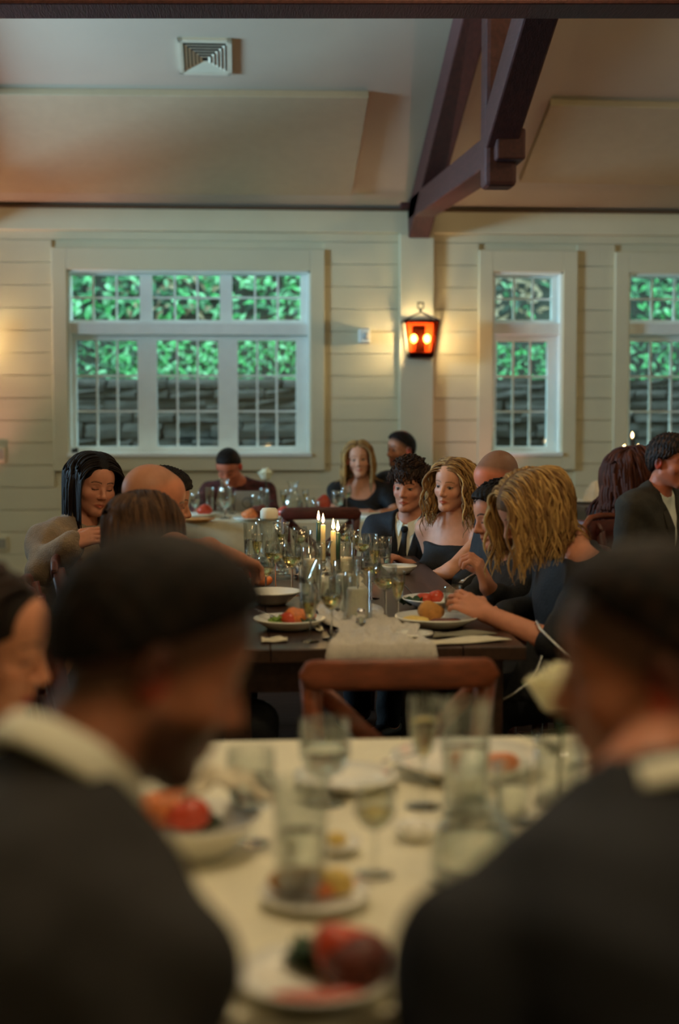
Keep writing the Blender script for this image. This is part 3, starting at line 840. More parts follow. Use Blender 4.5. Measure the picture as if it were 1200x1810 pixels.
for px, by, fy, m, lb in ((589, 1040, 938, M_waxw, 'lit cream taper standing in front of the other tapers'), (597, 1034, 941, M_waxg, 'lit dark green taper beside the front cream taper'),
                          (571, 1018, 927, M_waxw, 'lit cream taper beside the rear green taper'), (563, 1012, 922, M_waxg, 'lit dark green taper standing rearmost of the four')):
    b = T(px, by, TZ + .012); D = b.dot(FWD_H)
    taper(b, W(px, fy, D).z, m, lb, GT, light=.25)
# plates
def plate_mesh(R, h=.018, bowl=False):
    if bowl: pr = [(0, .0), (.45 * R, 0), (.6 * R, .012), (.93 * R, h), (R, h + .004), (R, h + .009), (.92 * R, h + .007), (.56 * R, .02), (0, .012)]
    else: pr = [(0, 0), (.6 * R, 0), (.68 * R, .006), (R, h), (R, h + .005), (.66 * R, .013), (.6 * R, .009), (0, .008)]
    return MB().lathe(pr, 36)
def plate(px, py, wpx, label, group, bowl=False, h=.018, z=TZ + .001, m=M_china, name=None):
    p = T(px, py, z + h); D = p.dot(FWD_H); R = wpx / 2 * D / FPX
    o = plate_mesh(R, h, bowl).build(name or ('bowl' if bowl else 'plate'), m, smooth=True)
    o.location = (p.x, p.y, z)
    tag(o, label, 'bowl' if bowl else 'plate', group)
    return Vector((p.x, p.y, z + .012)), R
# foods
M_tom = mat('tomato_red', lin((196, 74, 48)), .3, var=.15)
M_beet = mat('dark_meat', lin((96, 40, 26)), .45, var=.3, scale=50, bump=.4)
M_let = mat('lettuce', lin((116, 142, 50)), .5, var=.3, scale=40)
M_letd = mat('dark_greens', lin((38, 66, 34)), .5, var=.3, scale=40)
M_bread = mat('bread_crust', lin((200, 140, 72)), .7, var=.25, scale=30, bump=.3)
M_pot = mat('potato_cream', lin((226, 196, 110)), .55, var=.15, scale=30)
M_salm = mat('orange_salmon', lin((214, 122, 66)), .45, var=.25, scale=60, bump=.2)
M_nap = mat('napkin_cloth', lin((216, 206, 182)), .9, var=.05, scale=40, bump=.2, bscale=200)
def lump(name, p, r, m, label, cat, group, seed=0, rz=0.0):
    rr = random.Random(seed); mb = MB().ball((0, 0, r[2] * .9), r, 12, 8)
    ph = [rr.uniform(0, 6) for _ in range(3)]
    mb.v = [(x * (1 + .14 * math.sin(5 * math.atan2(y, x) + ph[0])), y * (1 + .12 * math.sin(3 * math.atan2(y, x) + ph[1])), z * (1 + .1 * math.sin(x * 70 + ph[2]))) for x, y, z in mb.v]
    o = mb.build(name, m, smooth=True); o.location = p; o.rotation_euler = (0, 0, rz)
    return tag(o, label, cat, group)
def leafy(p, r, m, label, group, seed=0):
    rr = random.Random(seed); t = thing('salad_leaf', label, 'leaf', p, rr.uniform(0, 6), group)
    for k in range(3):
        a = rr.uniform(0, 6.28); off = Vector((math.cos(a), math.sin(a), 0)) * r * .35
        MB().grid(lambda u, v: (off.x + (u - .5) * 1.6 * r * math.sin(math.pi * (.15 + .8 * v)), off.y + (v - .5) * 2 * r,
                  r * (.25 + .18 * k) + r * .3 * math.sin(u * 9 + k) * math.sin(v * 8 + k)), 7, 7).build('frill', m, t, smooth=True, solid=.0015)
    return t
GD = 'plates on the dark wood table'
pl = {}
pl['r1'] = plate(772, 1090, 150, 'wide white dinner plate under the hand with the glass', GD, h=.03)
pl['r2'] = plate(775, 1058, 130, 'white plate of red garnish before the dark-haired boy', GD, h=.03)
pl['r3'] = plate(728, 1120, 76, 'small white bread plate beside the gauze runner', GD, h=.012)
pl['r4'] = plate(706, 1001, 62, 'white plate in front of the suited boy', GD, h=.03)
pl['l1'] = plate(512, 1094, 128, 'white plate of salad and a resting fork near the table corner', GD, h=.03)
pl['l2'] = plate(480, 1048, 108, 'deep white bowl nearly empty by the reaching arm', GD, bowl=True, h=.04)
pl['l3'] = plate(437, 1020, 66, 'white plate of meat under the reaching hand', GD, h=.025)
pl['l4'] = plate(592, 1003, 52, 'white plate at the far end of the dark table', GD, h=.02)
FG = 'food on the dark table plates'
def on(key, dx, dy, dz=0): p, R = pl[key]; return p + Vector((dx * R, dy * R, dz))
lump('tomato', on('r2', -.35, .2), (.03, .025, .02), M_tom, 'red tomato slice on the plate before the dark-haired boy', 'tomato', FG, 1)
lump('tomato', on('r2', -.05, .25), (.032, .024, .022), M_tom, 'red tomato slice beside another on the same plate', 'tomato', FG, 2)
leafy(on('r2', -.75, .0), .032, M_letd, 'dark green salad leaf at the plate rim before the boy', FG, 3)
lump('bread_roll', on('r1', -.1, .45), (.042, .032, .03), M_bread, 'bread roll on the wide plate under the holding hand', 'bread', FG, 4)
lump('meat_slice', on('r1', .2, -.25), (.05, .012, .01), M_beet, 'dark strip of meat on the wide dinner plate', 'meat', FG, 5)
lump('potato', on('r1', -.5, -.1), (.045, .03, .012), M_pot, 'smear of pale mash on the wide dinner plate', 'food', FG, 6)
lump('salmon_piece', on('l1', .25, .1), (.05, .03, .028), M_salm, 'orange salmon piece on the salad plate', 'fish', FG, 7)
lump('salmon_piece', on('l1', .0, .05), (.035, .025, .022), M_tom, 'reddish salmon flake on the salad plate', 'fish', FG, 8)
leafy(on('l1', -.3, .0), .032, M_let, 'light green salad leaf on the salad plate', FG, 9)
leafy(on('l1', .5, -.1), .028, M_letd, 'dark green salad leaf beside the salmon', FG, 10)
lump('meat_slice', on('l2', .4, -.2, .004), (.03, .015, .01), M_beet, 'brown scrap of meat in the nearly empty bowl', 'meat', FG, 11)
lump('meat_slice', on('l3', -.1, .1), (.04, .028, .022), M_beet, 'dark roast meat on the plate under the reaching hand', 'meat', FG, 12)
lump('meat_slice', on('l3', .4, .0), (.032, .026, .024), M_tom, 'red roast piece beside the dark meat', 'meat', FG, 13)
lump('bread_roll', T(462, 1036, TZ), (.04, .03, .026), M_salm, 'orange roll beside the nearly empty bowl', 'bread', FG, 14)
# napkins, cutlery, shaker
def napkin(pts, label, z=TZ + .002, th=.008, m=M_nap):
    q = [T(px, py, z + th) for px, py in pts]
    def fn(u, v):
        a = q[0].lerp(q[1], u); b = q[3].lerp(q[2], u); c = a.lerp(b, v)
        return (c.x, c.y, z + .003 + th * (.5 + .5 * math.sin(u * 9 + v * 3)) * (.3 + math.sin(math.pi * v)))
    return tag(MB().grid(fn, 14, 6).build('napkin', m, smooth=True, solid=.002), label, 'napkin', 'napkins')
napkin([(755, 1138), (905, 1128), (860, 1120), (752, 1130)], 'folded pale napkin at the table edge below the forearm')
napkin([(765, 1124), (880, 1118), (850, 1112), (770, 1116)], 'grey napkin between bread plate and forearm', m=mat('napkin_grey', lin((130, 124, 106)), .9))
napkin([(462, 1132), (508, 1130), (508, 1123), (462, 1125)], 'narrow folded napkin at the table corner', m=M_nap)
napkin([(560, 1112), (572, 1112), (570, 1104), (545, 1104)], 'small napkin corner under the salad plate')
def fork(a, b, label, group='cutlery', tines=True):
    a = Vector(a); b = Vector(b); d = (b - a).normalized(); L = (b - a).length
    s = d.cross(Vector((0, 0, 1))); s = s.normalized() if s.length > 1e-4 else Vector((1, 0, 0)); u = s.cross(d)
    t = thing('fork', label, 'fork', a, group=group)
    MB().tube([d * 0, d * L * .35, d * L * .7], [.0055, .004, .0028], 6, flat=.5, up=u).build('handle', M_steel, t, smooth=True)
    MB().tube([d * L * .68, d * L * .74, d * L * .82], [.003, .009, .010], 8, flat=.25, up=u).build('neck', M_steel, t, smooth=True)
    for k in range(4):
        o_ = s * (k - 1.5) * .0052
        MB().tube([d * L * .81 + o_, d * L * .93 + o_ - u * .003, d * L + o_], [.0016, .0015, .0008], 5).build('tine', M_steel, t)
    return t
fork(on('l1', -.95, .55, .04), on('l1', -.35, .1, .02), 'steel fork resting on the salad plate')
t = thing('salt_shaker', 'small steel-topped salt shaker on the gauze runner', 'shaker', T(638, 1100, TZ + .02))
MB().lathe([(0, 0), (.016, 0), (.014, .02), (.012, .028), (0, .028)], 14).build('body', M_glass, t, smooth=True)
MB().lathe([(0, .028), (.013, .028), (.013, .036), (.008, .044), (0, .045)], 14).build('cap', M_steel, t, smooth=True)

# ---- front table
GF = 'glasses on the cream cloth'
for (kind, px, by, ty, r, lb) in [
    ('goblet', 574, 1420, 1272, 48, 'rounded water goblet before the empty brown chair'),
    ('goblet', 444, 1490, 1322, 46, 'rounded goblet beside the bowl of salad, left man'),
    ('tumbler', 532, 1600, 1378, 52, 'tall water tumbler in front of the bread plate'),
    ('wine', 662, 1545, 1392, 40, 'stemmed wine glass beside the tall tumbler on cream cloth'),
    ('flute', 748, 1425, 1232, 30, 'tall flute of pale wine beside the wide tumbler on cream cloth'),
    ('tumbler', 822, 1440, 1238, 48, 'wide water tumbler beside the tall flute on cream cloth'),
    ('tumbler', 905, 1450, 1345, 34, 'short tumbler near the white rose')]:
    glass_px(kind, px, by, ty, r, lb, GF)
glass_px('carafe', 838, 1560, 1345, 84, 'wide water carafe beside the right suited man', 'carafes on the cream cloth')
GQ = 'plates on the cream cloth'
pl['f1'] = plate(556, 1722, 285, 'white plate of red tomato salad at the near edge of the cream cloth', GQ, h=.02)
pl['f2'] = plate(557, 1580, 200, 'small bread plate with lemon on the cream cloth', GQ, h=.014)
pl['f3'] = plate(345, 1452, 235, 'white bowl of salad before the left suited man', GQ, bowl=True, h=.05)
pl['f4'] = plate(612, 1372, 190, 'white plate behind the water goblet on the cream cloth', GQ, h=.02)
pl['f5'] = plate(825, 1338, 275, 'large glossy white plate behind the wide tumbler', GQ, h=.03)
pl['f6'] = plate(595, 1492, 90, 'tiny butter dish beside the wine glass on cream cloth', GQ, h=.014)
pl['f7'] = plate(735, 1462, 80, 'small white butter dish near the flute on cream cloth', GQ, h=.02)
FF = 'food on the cream cloth plates'
lump('tomato', on('f1', .42, .1), (.042, .034, .034), M_tom, 'large red tomato piece on the near plate', 'tomato', FF, 21)
lump('tomato', on('f1', .55, -.2), (.04, .035, .03), M_beet, 'dark red beet piece beside the large tomato', 'beet', FF, 22)
lump('meat_slice', on('f1', .1, -.62), (.06, .009, .007), M_tom, 'long red strip along the near plate rim', 'meat', FF, 23)
leafy(on('f1', .22, .55), .04, M_letd, 'dark green leaf behind the large tomato', FF, 24)
leafy(on('f1', .5, .55), .036, M_let, 'yellow-green leaf behind the large tomato', FF, 25)
lump('lemon_wedge', on('f2', .35, .0), (.03, .018, .018), M_pot, 'yellow lemon wedge on the small bread plate', 'lemon', FF, 26)
lump('bread_roll', on('f2', -.35, .1), (.035, .028, .022), M_bread, 'torn brown bread on the small bread plate', 'bread', FF, 27)
lump('bread_roll', on('f2', .05, -.1), (.03, .02, .015), M_salm, 'orange crumbly bread piece beside the lemon', 'bread', FF, 28)
lump('salmon_piece', on('f3', -.45, .1, .03), (.045, .035, .03), M_salm, 'orange salmon in the bowl of the left man', 'fish', FF, 29)
lump('tomato', on('f3', -.1, -.1, .03), (.035, .03, .024), M_tom, 'red tomato in the bowl of the left man', 'tomato', FF, 30)
leafy(on('f3', .0, .3, .02), .04, M_letd, 'dark green leaf in the bowl of the left man', FF, 31)
lump('butter', on('f6', 0, 0), (.016, .012, .010), M_pot, 'yellow butter pat on the tiny dish', 'butter', FF, 32)
lump('bread_roll', on('f5', .35, -.3), (.04, .03, .02), M_salm, 'orange bread piece on the large glossy plate', 'bread', FF, 33)
lump('butter', on('f7', 0, 0), (.02, .016, .012), M_china, 'white butter pat on the small dish near the flute', 'butter', FF, 34)
# white folded napkin standing in the bowl
p = on('f3', .45, .25, .012)
t = thing('napkin', 'white cloth napkin crumpled at the rim of the left bowl', 'napkin', p)
MB().grid(lambda u, v: ((u - .5) * .14 + .01 * math.sin(v * 9), (v - .5) * .07, .05 + .055 * math.sin(math.pi * u) ** .6 * (1 - .7 * abs(v - .5)) + .006 * math.sin(u * 20)), 16, 8).build('fold', M_nap, t, smooth=True, solid=.004)
fork(on('f5', -1.15, -.5, .03), on('f5', -.55, -.15, .035), 'steel fork leaning on the large glossy plate')
# rose vase
def rose(loc, hz, label, rs=.045, vr=.045, vh=.12, m=None):
    t = thing('rose_vase', label, 'flower', loc)
    MB().lathe([(0, 0), (vr, 0), (vr * 1.05, vh), (vr * .98, vh), (vr * .93, .012), (0, .01)], 18).build('vase', M_thin, t, smooth=True)
    MB().tube([(0, 0, .015), (.006, 0, hz * .5), (0, 0, hz - rs)], .003, 6).build('stem', M_letd, t, smooth=True)
    for k in range(4):
        a = k * 1.7; mb = MB(); c = Vector((.01 * math.cos(a), .01 * math.sin(a), vh * (.45 + .2 * k)))
        leaf_geo(mb, c, Vector((math.cos(a), math.sin(a), .5)), Vector((0, 0, 1)), .06, .017); mb.build('leaf', M_letd, t)
    mp_ = m or mat('rose_petal', lin((236, 230, 196)), .6, var=.06, sss=.1)
    for ring, (n, rr_, ti) in enumerate(((3, .28, .15), (4, .5, .4), (5, .75, .7), (6, .98, 1.05))):
        for k in range(n):
            a = 2 * math.pi * k / n + ring * .6
            def pet(u, v):
                th = (u - .5) * 2.2 * (1.5 / (ring + 1.2) + .35)
                rad = rs * (.18 + rr_ * (.35 + .65 * math.sin(v * 1.45)) )
                return (rad * math.cos(a + th), rad * math.sin(a + th), hz - rs * .9 + rs * 1.5 * v * (1 - .35 * ti * v * v) - rs * .1 * math.cos(th * 2))
            MB().grid(pet, 6, 5).build('petal', mp_, t, smooth=True, solid=.0012)
    return t
b = T(985, 1420, TZ); D = b.dot(FWD_H)
rose(b, W(985, 1225, D).z - TZ + .02, 'white rose in a glass vase on the cream cloth', .05, .04, .12)
# ---- table below the window
GB = 'glasses on the table below the wide window'
for (kind, px, by, ty, r, lb) in [
    ('goblet', 398, 916, 862, 13, 'stemmed water glass in front of the bowed man'),
    ('tumbler', 371, 908, 862, 8, 'tall tumbler beside the red food before the bowed man'),
    ('flute', 411, 908, 872, 6, 'small flute beside the grey card'),
    ('tumbler', 467, 906, 864, 9, 'dark tall tumbler beside the rose before the bowed man'),
    ('goblet', 345, 909, 872, 9, 'stemmed glass by the arm of the bowed man'),
    ('tumbler', 452, 906, 875, 10, 'short tumbler behind the grey card'),
    ('flute', 501, 906, 868, 6, 'flute left of the carafe on the white cloth'),
    ('tumbler', 548, 906, 880, 9, 'short water tumbler right of the carafe on the white cloth'),
    ('tumbler', 558, 912, 886, 8, 'small tumbler behind the empty dark chair'),
    ('goblet', 597, 908, 868, 12, 'stemmed water glass before the blonde woman in black'),
    ('wine', 612, 905, 860, 10, 'wine glass before the blonde woman in black'),
    ('flute', 540, 906, 866, 6, 'flute standing behind the carafe on the white cloth')]:
    glass_px(kind, px, by, ty, r, lb, GB)
glass_px('carafe', 397, 906, 847, 17, 'tall glass carafe in front of the bowed man', 'carafes on the white cloth')
glass_px('carafe', 518, 906, 852, 19, 'wide glass carafe behind the empty dark chair', 'carafes on the white cloth')
GW = 'plates on the table below the wide window'
pl['b1'] = plate(358, 908, 60, 'white plate before the bowed man', GW, h=.02)
pl['b2'] = plate(500, 912, 50, 'white plate under the vase candle line', GW, h=.02)
pl['b3'] = plate(440, 916, 56, 'white plate by the grey card', GW, h=.02)
pl['b4'] = plate(655, 912, 52, 'white plate before the clasped hands', GW, h=.02)
pl['b5'] = plate(345, 917, 70, 'flat brown board by the edge of the white cloth', GW, h=.02, m=M_bread)
BF = 'food below the window'
lump('red_pepper', on('b1', .1, .0), (.05, .04, .035), M_tom, 'red stuffed pepper before the bowed man', 'pepper', BF, 41)
lump('red_pepper', on('b2', .1, .0), (.05, .04, .035), M_tom, 'small red tomato left of the wide carafe', 'tomato', BF, 42)
lump('salmon_piece', on('b3', .1, .0), (.06, .04, .035), M_salm, 'orange salmon on the plate by the grey card', 'fish', BF, 43)
lump('meat_slice', on('b3', .6, .1), (.05, .04, .05), M_beet, 'dark meat on the plate by the grey card', 'meat', BF, 44)
lump('meat_slice', T(570, 905, TZ), (.05, .05, .06), M_tom, 'red food behind the empty dark chair', 'food', BF, 45)
b = T(437, 905, TZ)
t = thing('table_card', 'grey printed card standing on the white cloth', 'card', b, math.radians(5))
cw, chh = 48 * 9 / FPX, 40 * 9 / FPX
cd = MB().box((0, 0, chh / 2), (cw, .004, chh), Matrix.Rotation(-.12, 3, 'X')); cd.build('card', mat('card_grey', lin((150, 150, 144)), .7, var=.06), t)
em = MB().tube([(cw * .2 * math.cos(a * .5), -.012, chh * .45 + cw * .2 * math.sin(a * .5)) for a in range(13)], .003, 5); em.build('emblem', mat('card_ink', lin((96, 98, 96)), .7), t)
rose(T(470, 903, TZ), W(481, 852, 9.0).z - TZ + .03, 'white rose in a slim vase beside the bowed man', .05, .025, .12)
# ---- side table
GS = 'lit taper candles on the side table'
for px, by, fy, lb, mm in ((1102, 893, 797, 'lit cream taper on the side table by the window', M_waxw), (1116, 893, 775, 'lit taper on a tall black holder, side table', M_waxw), (1126, 893, 797, 'lit cream taper beside the long auburn hair', M_waxw)):
    b = T(px, by, TZ); b.y = min(b.y, 10.6); D = b.dot(FWD_H); bb = Vector((W(px, by, D).x, b.y, TZ))
    taper(bb, W(px, fy, D).z, M_dark if px == 1116 else mm, lb, GS, hold=.14, r=.012, light=.2, hm=M_dark)
b = T(1055, 889, TZ)
t = thing('napkin', 'white pointed napkin standing on the side table', 'napkin', b)
MB().lathe([(.10, 0), (.105, .02), (.085, .09), (.04, .155), (.005, .165)], 9).build('fold', M_nap, t, solid=.004)
o = plate_mesh(.13).build('plate', M_china, smooth=True); o.location = T(1030, 889, TZ + .001); tag(o, 'white plate beside the pointed napkin', 'plate')
b = T(1090, 890, TZ)
t = thing('greenery_vase', 'small vase of grey-green leaves on the side table', 'plant', b)
MB().lathe([(0, 0), (.04, 0), (.05, .08), (.03, .12), (.026, .12), (.045, .08), (0, .01)], 14).build('vase', M_thin, t, smooth=True)
for k in range(9):
    a = k * 2.4; mb = MB(); leaf_geo(mb, (0, 0, .1), Vector((math.cos(a) * .6, math.sin(a) * .6, 1)), Vector((math.cos(a), math.sin(a), -.2)), .14, .03); mb.build('leaf', LEAF[3], t)
# ================================================================== PEOPLE: signed-distance bodies meshed by surface nets
V3 = lambda v: np.array([v[0], v[1], v[2]], dtype=np.float64)
def cap(a, b, ra, rb=None, k=.02, op='u', tag_=''):
    a, b = V3(a), V3(b); rb = ra if rb is None else rb
    return dict(t='cap', a=a, b=b, ra=ra, rb=rb, k=k, op=op, tag=tag_)
def ell(c, r, R=None, k=.02, op='u', tag_=''):
    r = np.array(r if hasattr(r, '__len__') else (r, r, r), float)
    return dict(t='ell', c=V3(c), r=r, R=np.eye(3) if R is None else np.array(R, float), k=k, op=op, tag=tag_)
def plane(p, n, k=.004):      # removes everything on the side the normal points to
    n = V3(n); return dict(t='pl', c=V3(p), n=n / np.linalg.norm(n), k=k, op='cut', tag='')
def p_bounds(p, inf=0.0):
    if p['t'] == 'cap':
        r = max(p['ra'], p['rb']) + inf
        return np.minimum(p['a'], p['b']) - r, np.maximum(p['a'], p['b']) + r
    if p['t'] == 'ell':
        e = np.sqrt(((p['R'] * (p['r'] + inf)) ** 2).sum(1)); return p['c'] - e, p['c'] + e
    return np.full(3, -1e9), np.full(3, 1e9)
def p_eval(p, X, Y, Z, inf=0.0):
    if p['t'] == 'cap':
        a, d = p['a'], p['b'] - p['a']; dd = max((d * d).sum(), 1e-12)
        x, y, z = X - a[0], Y - a[1], Z - a[2]
        h = np.clip((x * d[0] + y * d[1] + z * d[2]) / dd, 0, 1)
        return np.sqrt((x - h * d[0]) ** 2 + (y - h * d[1]) ** 2 + (z - h * d[2]) ** 2) - (p['ra'] + (p['rb'] - p['ra']) * h) - inf
    if p['t'] == 'ell':
        x, y, z = X - p['c'][0], Y - p['c'][1], Z - p['c'][2]; R = p['R']; r = p['r'] + inf
        u = (x * R[0, 0] + y * R[1, 0] + z * R[2, 0]); v = (x * R[0, 1] + y * R[1, 1] + z * R[2, 1]); w = (x * R[0, 2] + y * R[1, 2] + z * R[2, 2])
        k0 = np.sqrt((u / r[0]) ** 2 + (v / r[1]) ** 2 + (w / r[2]) ** 2)
        k1 = np.sqrt((u / r[0] ** 2) ** 2 + (v / r[1] ** 2) ** 2 + (w / r[2] ** 2) ** 2)
        return k0 * (k0 - 1) / np.maximum(k1, 1e-6)
    return (X - p['c'][0]) * p['n'][0] + (Y - p['c'][1]) * p['n'][1] + (Z - p['c'][2]) * p['n'][2]
def smin(a, b, k):
    h = np.maximum(k - np.abs(a - b), 0) / k
    return np.minimum(a, b) - h * h * k * .25
def field(prims, lo, h, n, inf=0.0, disp=None):
    ax = [lo[i] + h * np.arange(n[i]) for i in range(3)]
    F = np.full(n, .2, np.float32)
    for p in prims:
        k = max(p['k'], 1e-4)
        if p['op'] == 'cut':
            X, Y, Z = np.meshgrid(*ax, indexing='ij', sparse=True)
            F = np.maximum(F, p_eval(p, X, Y, Z)).astype(np.float32); continue
        b0, b1 = p_bounds(p, inf if p['op'] == 'u' else 0); pad = k + 3 * h
        i0 = [int(max(0, math.floor((b0[i] - pad - lo[i]) / h))) for i in range(3)]
        i1 = [int(min(n[i], math.ceil((b1[i] + pad - lo[i]) / h) + 1)) for i in range(3)]
        if any(i1[i] <= i0[i] for i in range(3)): continue
        sl = tuple(slice(i0[i], i1[i]) for i in range(3))
        X, Y, Z = np.meshgrid(*[ax[i][sl[i]] for i in range(3)], indexing='ij', sparse=True)
        d = p_eval(p, X, Y, Z, inf if p['op'] == 'u' else 0)
        F[sl] = smin(F[sl], d, k) if p['op'] == 'u' else -smin(-F[sl], d, k)
    if disp is not None:
        X, Y, Z = np.meshgrid(*ax, indexing='ij', sparse=True)
        F = F + disp(X, Y, Z).astype(np.float32)
    return F
def nets(F, lo, h):
    s = F < 0
    n = F.shape
    cnt = np.zeros(tuple(x - 1 for x in n), np.uint8)
    for dx in (0, 1):
        for dy in (0, 1):
            for dz in (0, 1):
                cnt += s[dx:n[0] - 1 + dx, dy:n[1] - 1 + dy, dz:n[2] - 1 + dz]
    ci = np.argwhere((cnt > 0) & (cnt < 8))
    if len(ci) == 0: return np.zeros((0, 3)), np.zeros((0, 4), int)
    idx = np.full(cnt.shape, -1, np.int64); idx[tuple(ci.T)] = np.arange(len(ci))
    acc = np.zeros((len(ci), 3)); num = np.zeros(len(ci))
    cs = [(0, 0, 0), (1, 0, 0), (0, 1, 0), (1, 1, 0), (0, 0, 1), (1, 0, 1), (0, 1, 1), (1, 1, 1)]
    val = np.stack([F[ci[:, 0] + c[0], ci[:, 1] + c[1], ci[:, 2] + c[2]] for c in cs], 1).astype(np.float64)
    for a in range(8):
        for b in range(a + 1, 8):
            if sum(abs(cs[a][i] - cs[b][i]) for i in range(3)) != 1: continue
            m = (val[:, a] < 0) != (val[:, b] < 0)
            t = val[m, a] / (val[m, a] - val[m, b])
            acc[m] += np.array(cs[a]) + t[:, None] * (np.array(cs[b]) - np.array(cs[a])); num[m] += 1
    verts = lo + h * (ci + acc / num[:, None])
    quads = []
    for ax_ in range(3):
        o = [i for i in range(3) if i != ax_]
        sl0 = [slice(None)] * 3; sl1 = [slice(None)] * 3
        sl0[ax_] = slice(0, n[ax_] - 1); sl1[ax_] = slice(1, n[ax_])
        e = s[tuple(sl0)] != s[tuple(sl1)]
        g = np.argwhere(e)
        g = g[(g[:, o[0]] > 0) & (g[:, o[1]] > 0) & (g[:, o[0]] < n[o[0]] - 1) & (g[:, o[1]] < n[o[1]] - 1)]
        if len(g) == 0: continue
        q = []
        for d0, d1 in ((-1, -1), (0, -1), (0, 0), (-1, 0)):
            c = g.copy(); c[:, o[0]] += d0; c[:, o[1]] += d1; q.append(idx[tuple(c.T)])
        q = np.stack(q, 1)
        flip = s[tuple(g.T)]
        if ax_ == 1: flip = ~flip
        q[~flip] = q[~flip][:, ::-1]
        quads.append(q)
    quads = np.concatenate(quads); quads = quads[(quads >= 0).all(1)]
    return verts, quads
def sdf_mesh(prims, h, inf=0.0, fine=(), disp=None, zmin=None):
    us = [p for p in prims if p['op'] == 'u']
    lo = np.min([p_bounds(p, inf)[0] for p in us], 0) - 3 * h; hi = np.max([p_bounds(p, inf)[1] for p in us], 0) + 3 * h
    if zmin is not None: lo[2] = max(lo[2], zmin)
    n = tuple(np.ceil((hi - lo) / h).astype(int) + 1)
    v, q = nets(field(prims, lo, h, n, inf, disp), lo, h)
    VS, QS, off = [], [], 0
    fb = [(V3(a), V3(b), fh) for a, b, fh in fine]
    c = v[q].mean(1)
    keep = np.ones(len(q), bool)
    for a, b, fh in fb: keep &= ~((c > a + h * .6) & (c < b - h * .6)).all(1)
    VS.append(v); QS.append(q[keep]); off = len(v)
    for a, b, fh in fb:
        nn = tuple(np.ceil((b - a) / fh).astype(int) + 1)
        fv, fq = nets(field(prims, a, fh, nn, inf, disp), a, fh)
        VS.append(fv); QS.append(fq + off); off += len(fv)
    v = np.concatenate(VS); q = np.concatenate(QS)
    us_ = np.unique(q); rm = np.full(len(v), -1); rm[us_] = np.arange(len(us_))
    return v[us_], rm[q]
def np_obj(name, v, q, m, parent=None, col=None, org=None):
    me = bpy.data.meshes.new(name)
    if org is not None: v = v - V3(org)
    k = q.shape[1]
    me.vertices.add(len(v)); me.vertices.foreach_set('co', v.astype(np.float32).ravel())
    me.loops.add(len(q) * k); me.loops.foreach_set('vertex_index', q.astype(np.int32).ravel())
    me.polygons.add(len(q)); me.polygons.foreach_set('loop_start', np.arange(0, len(q) * k, k, dtype=np.int32))
    me.polygons.foreach_set('use_smooth', np.ones(len(q), bool))
    me.update(calc_edges=True); me.validate()
    if col is not None:
        at = me.color_attributes.new('Col', 'FLOAT_COLOR', 'POINT')
        c4 = np.ones((len(v), 4), np.float32); c4[:, :3] = col; at.data.foreach_set('color', c4.ravel())
    me.materials.append(m)
    o = bpy.data.objects.new(name, me); COL.objects.link(o)
    if org is not None and parent is None: o.location = org
    if parent is not None: o.parent = parent
    return o

# ------------------------------------------------------------------ head, hands, hair
def frame(theta, pitch=0, roll=0):
    th, pi_, ro = map(math.radians, (theta, pitch, roll))
    f0 = np.array([math.sin(th), math.cos(th), 0]); r0 = np.array([math.cos(th), -math.sin(th), 0]); u0 = np.array([0, 0, 1.])
    f = f0 * math.cos(pi_) - u0 * math.sin(pi_); u = u0 * math.cos(pi_) + f0 * math.sin(pi_)
    r = r0 * math.cos(ro) + u * math.sin(ro); u = u * math.cos(ro) - r0 * math.sin(ro)
    return np.stack([r, f, u], 1)           # columns: right, forward, up
def head_prims(C, R, s, fem=False, face=1.0):
    P = []
    def L(x, y, z): return C + R @ (s * np.array([x, y, z]))
    def E(c, r, k=.02, op='u'): P.append(ell(L(*c), np.array(r) * s, R, k * s, op, 'head'))
    def K(a, b, ra, rb=None, k=.015, op='u'): P.append(cap(L(*a), L(*b), ra * s, (ra if rb is None else rb) * s, k * s, op, 'head'))
    jw = .038 if fem else .045
    E((0, -.014, .036), (.075, .096, .087)); E((0, .022, -.03), (.060 * face, .070, .082), .03)
    E((0, .05, .045), (.055, .04, .05), .03)
    for q in (-1, 1):
        K((q * jw * 1.1 * face, .0, -.055), (q * .016, .064, -.1), .020, .015, .03)
        K((q * .012, .083, .021), (q * .047, .064, .020), .0085 if not fem else .006, .007, .012)
        E((q * .040 * face, .056, -.026), (.023, .022, .022), .02)
        K((q * .032, .102, .001), (q * .036, .1, .001), .0155, None, .014, 's')
        E((q * .032, .0735, .001), (.0135, .0125, .0115), .002)
        K((q * .019, .083, .0085), (q * .046, .073, .0075), .0035, .003, .005)
        E((q * .0115, .094, -.036), (.0085, .010, .0075), .006)
        E((q * .0815, -.014, -.004), (.0125, .020, .032), .005); E((q * .096, -.004, -.001), (.012, .011, .019), .005, 's')
        K((q * .003, .0925, -.0632), (q * .026, .0765, -.0665), .0046, .0028, .005)
        K((q * .002, .0905, -.0735), (q * .023, .0775, -.0695), .0058, .0028, .005)
    K((0, .086, .012), (0, .107, -.026), .0075, .0095, .01); E((0, .106, -.031), (.0105, .0115, .0095), .008)
    K((0, .089, -.042), (0, .090, -.055), .005, .006, .012)
    E((0, .070, -.100), (.020, .017, .016), .02)
    K((-.021, .0965, -.0680), (.021, .0965, -.0680), .0022, None, .003, 's')
    return P
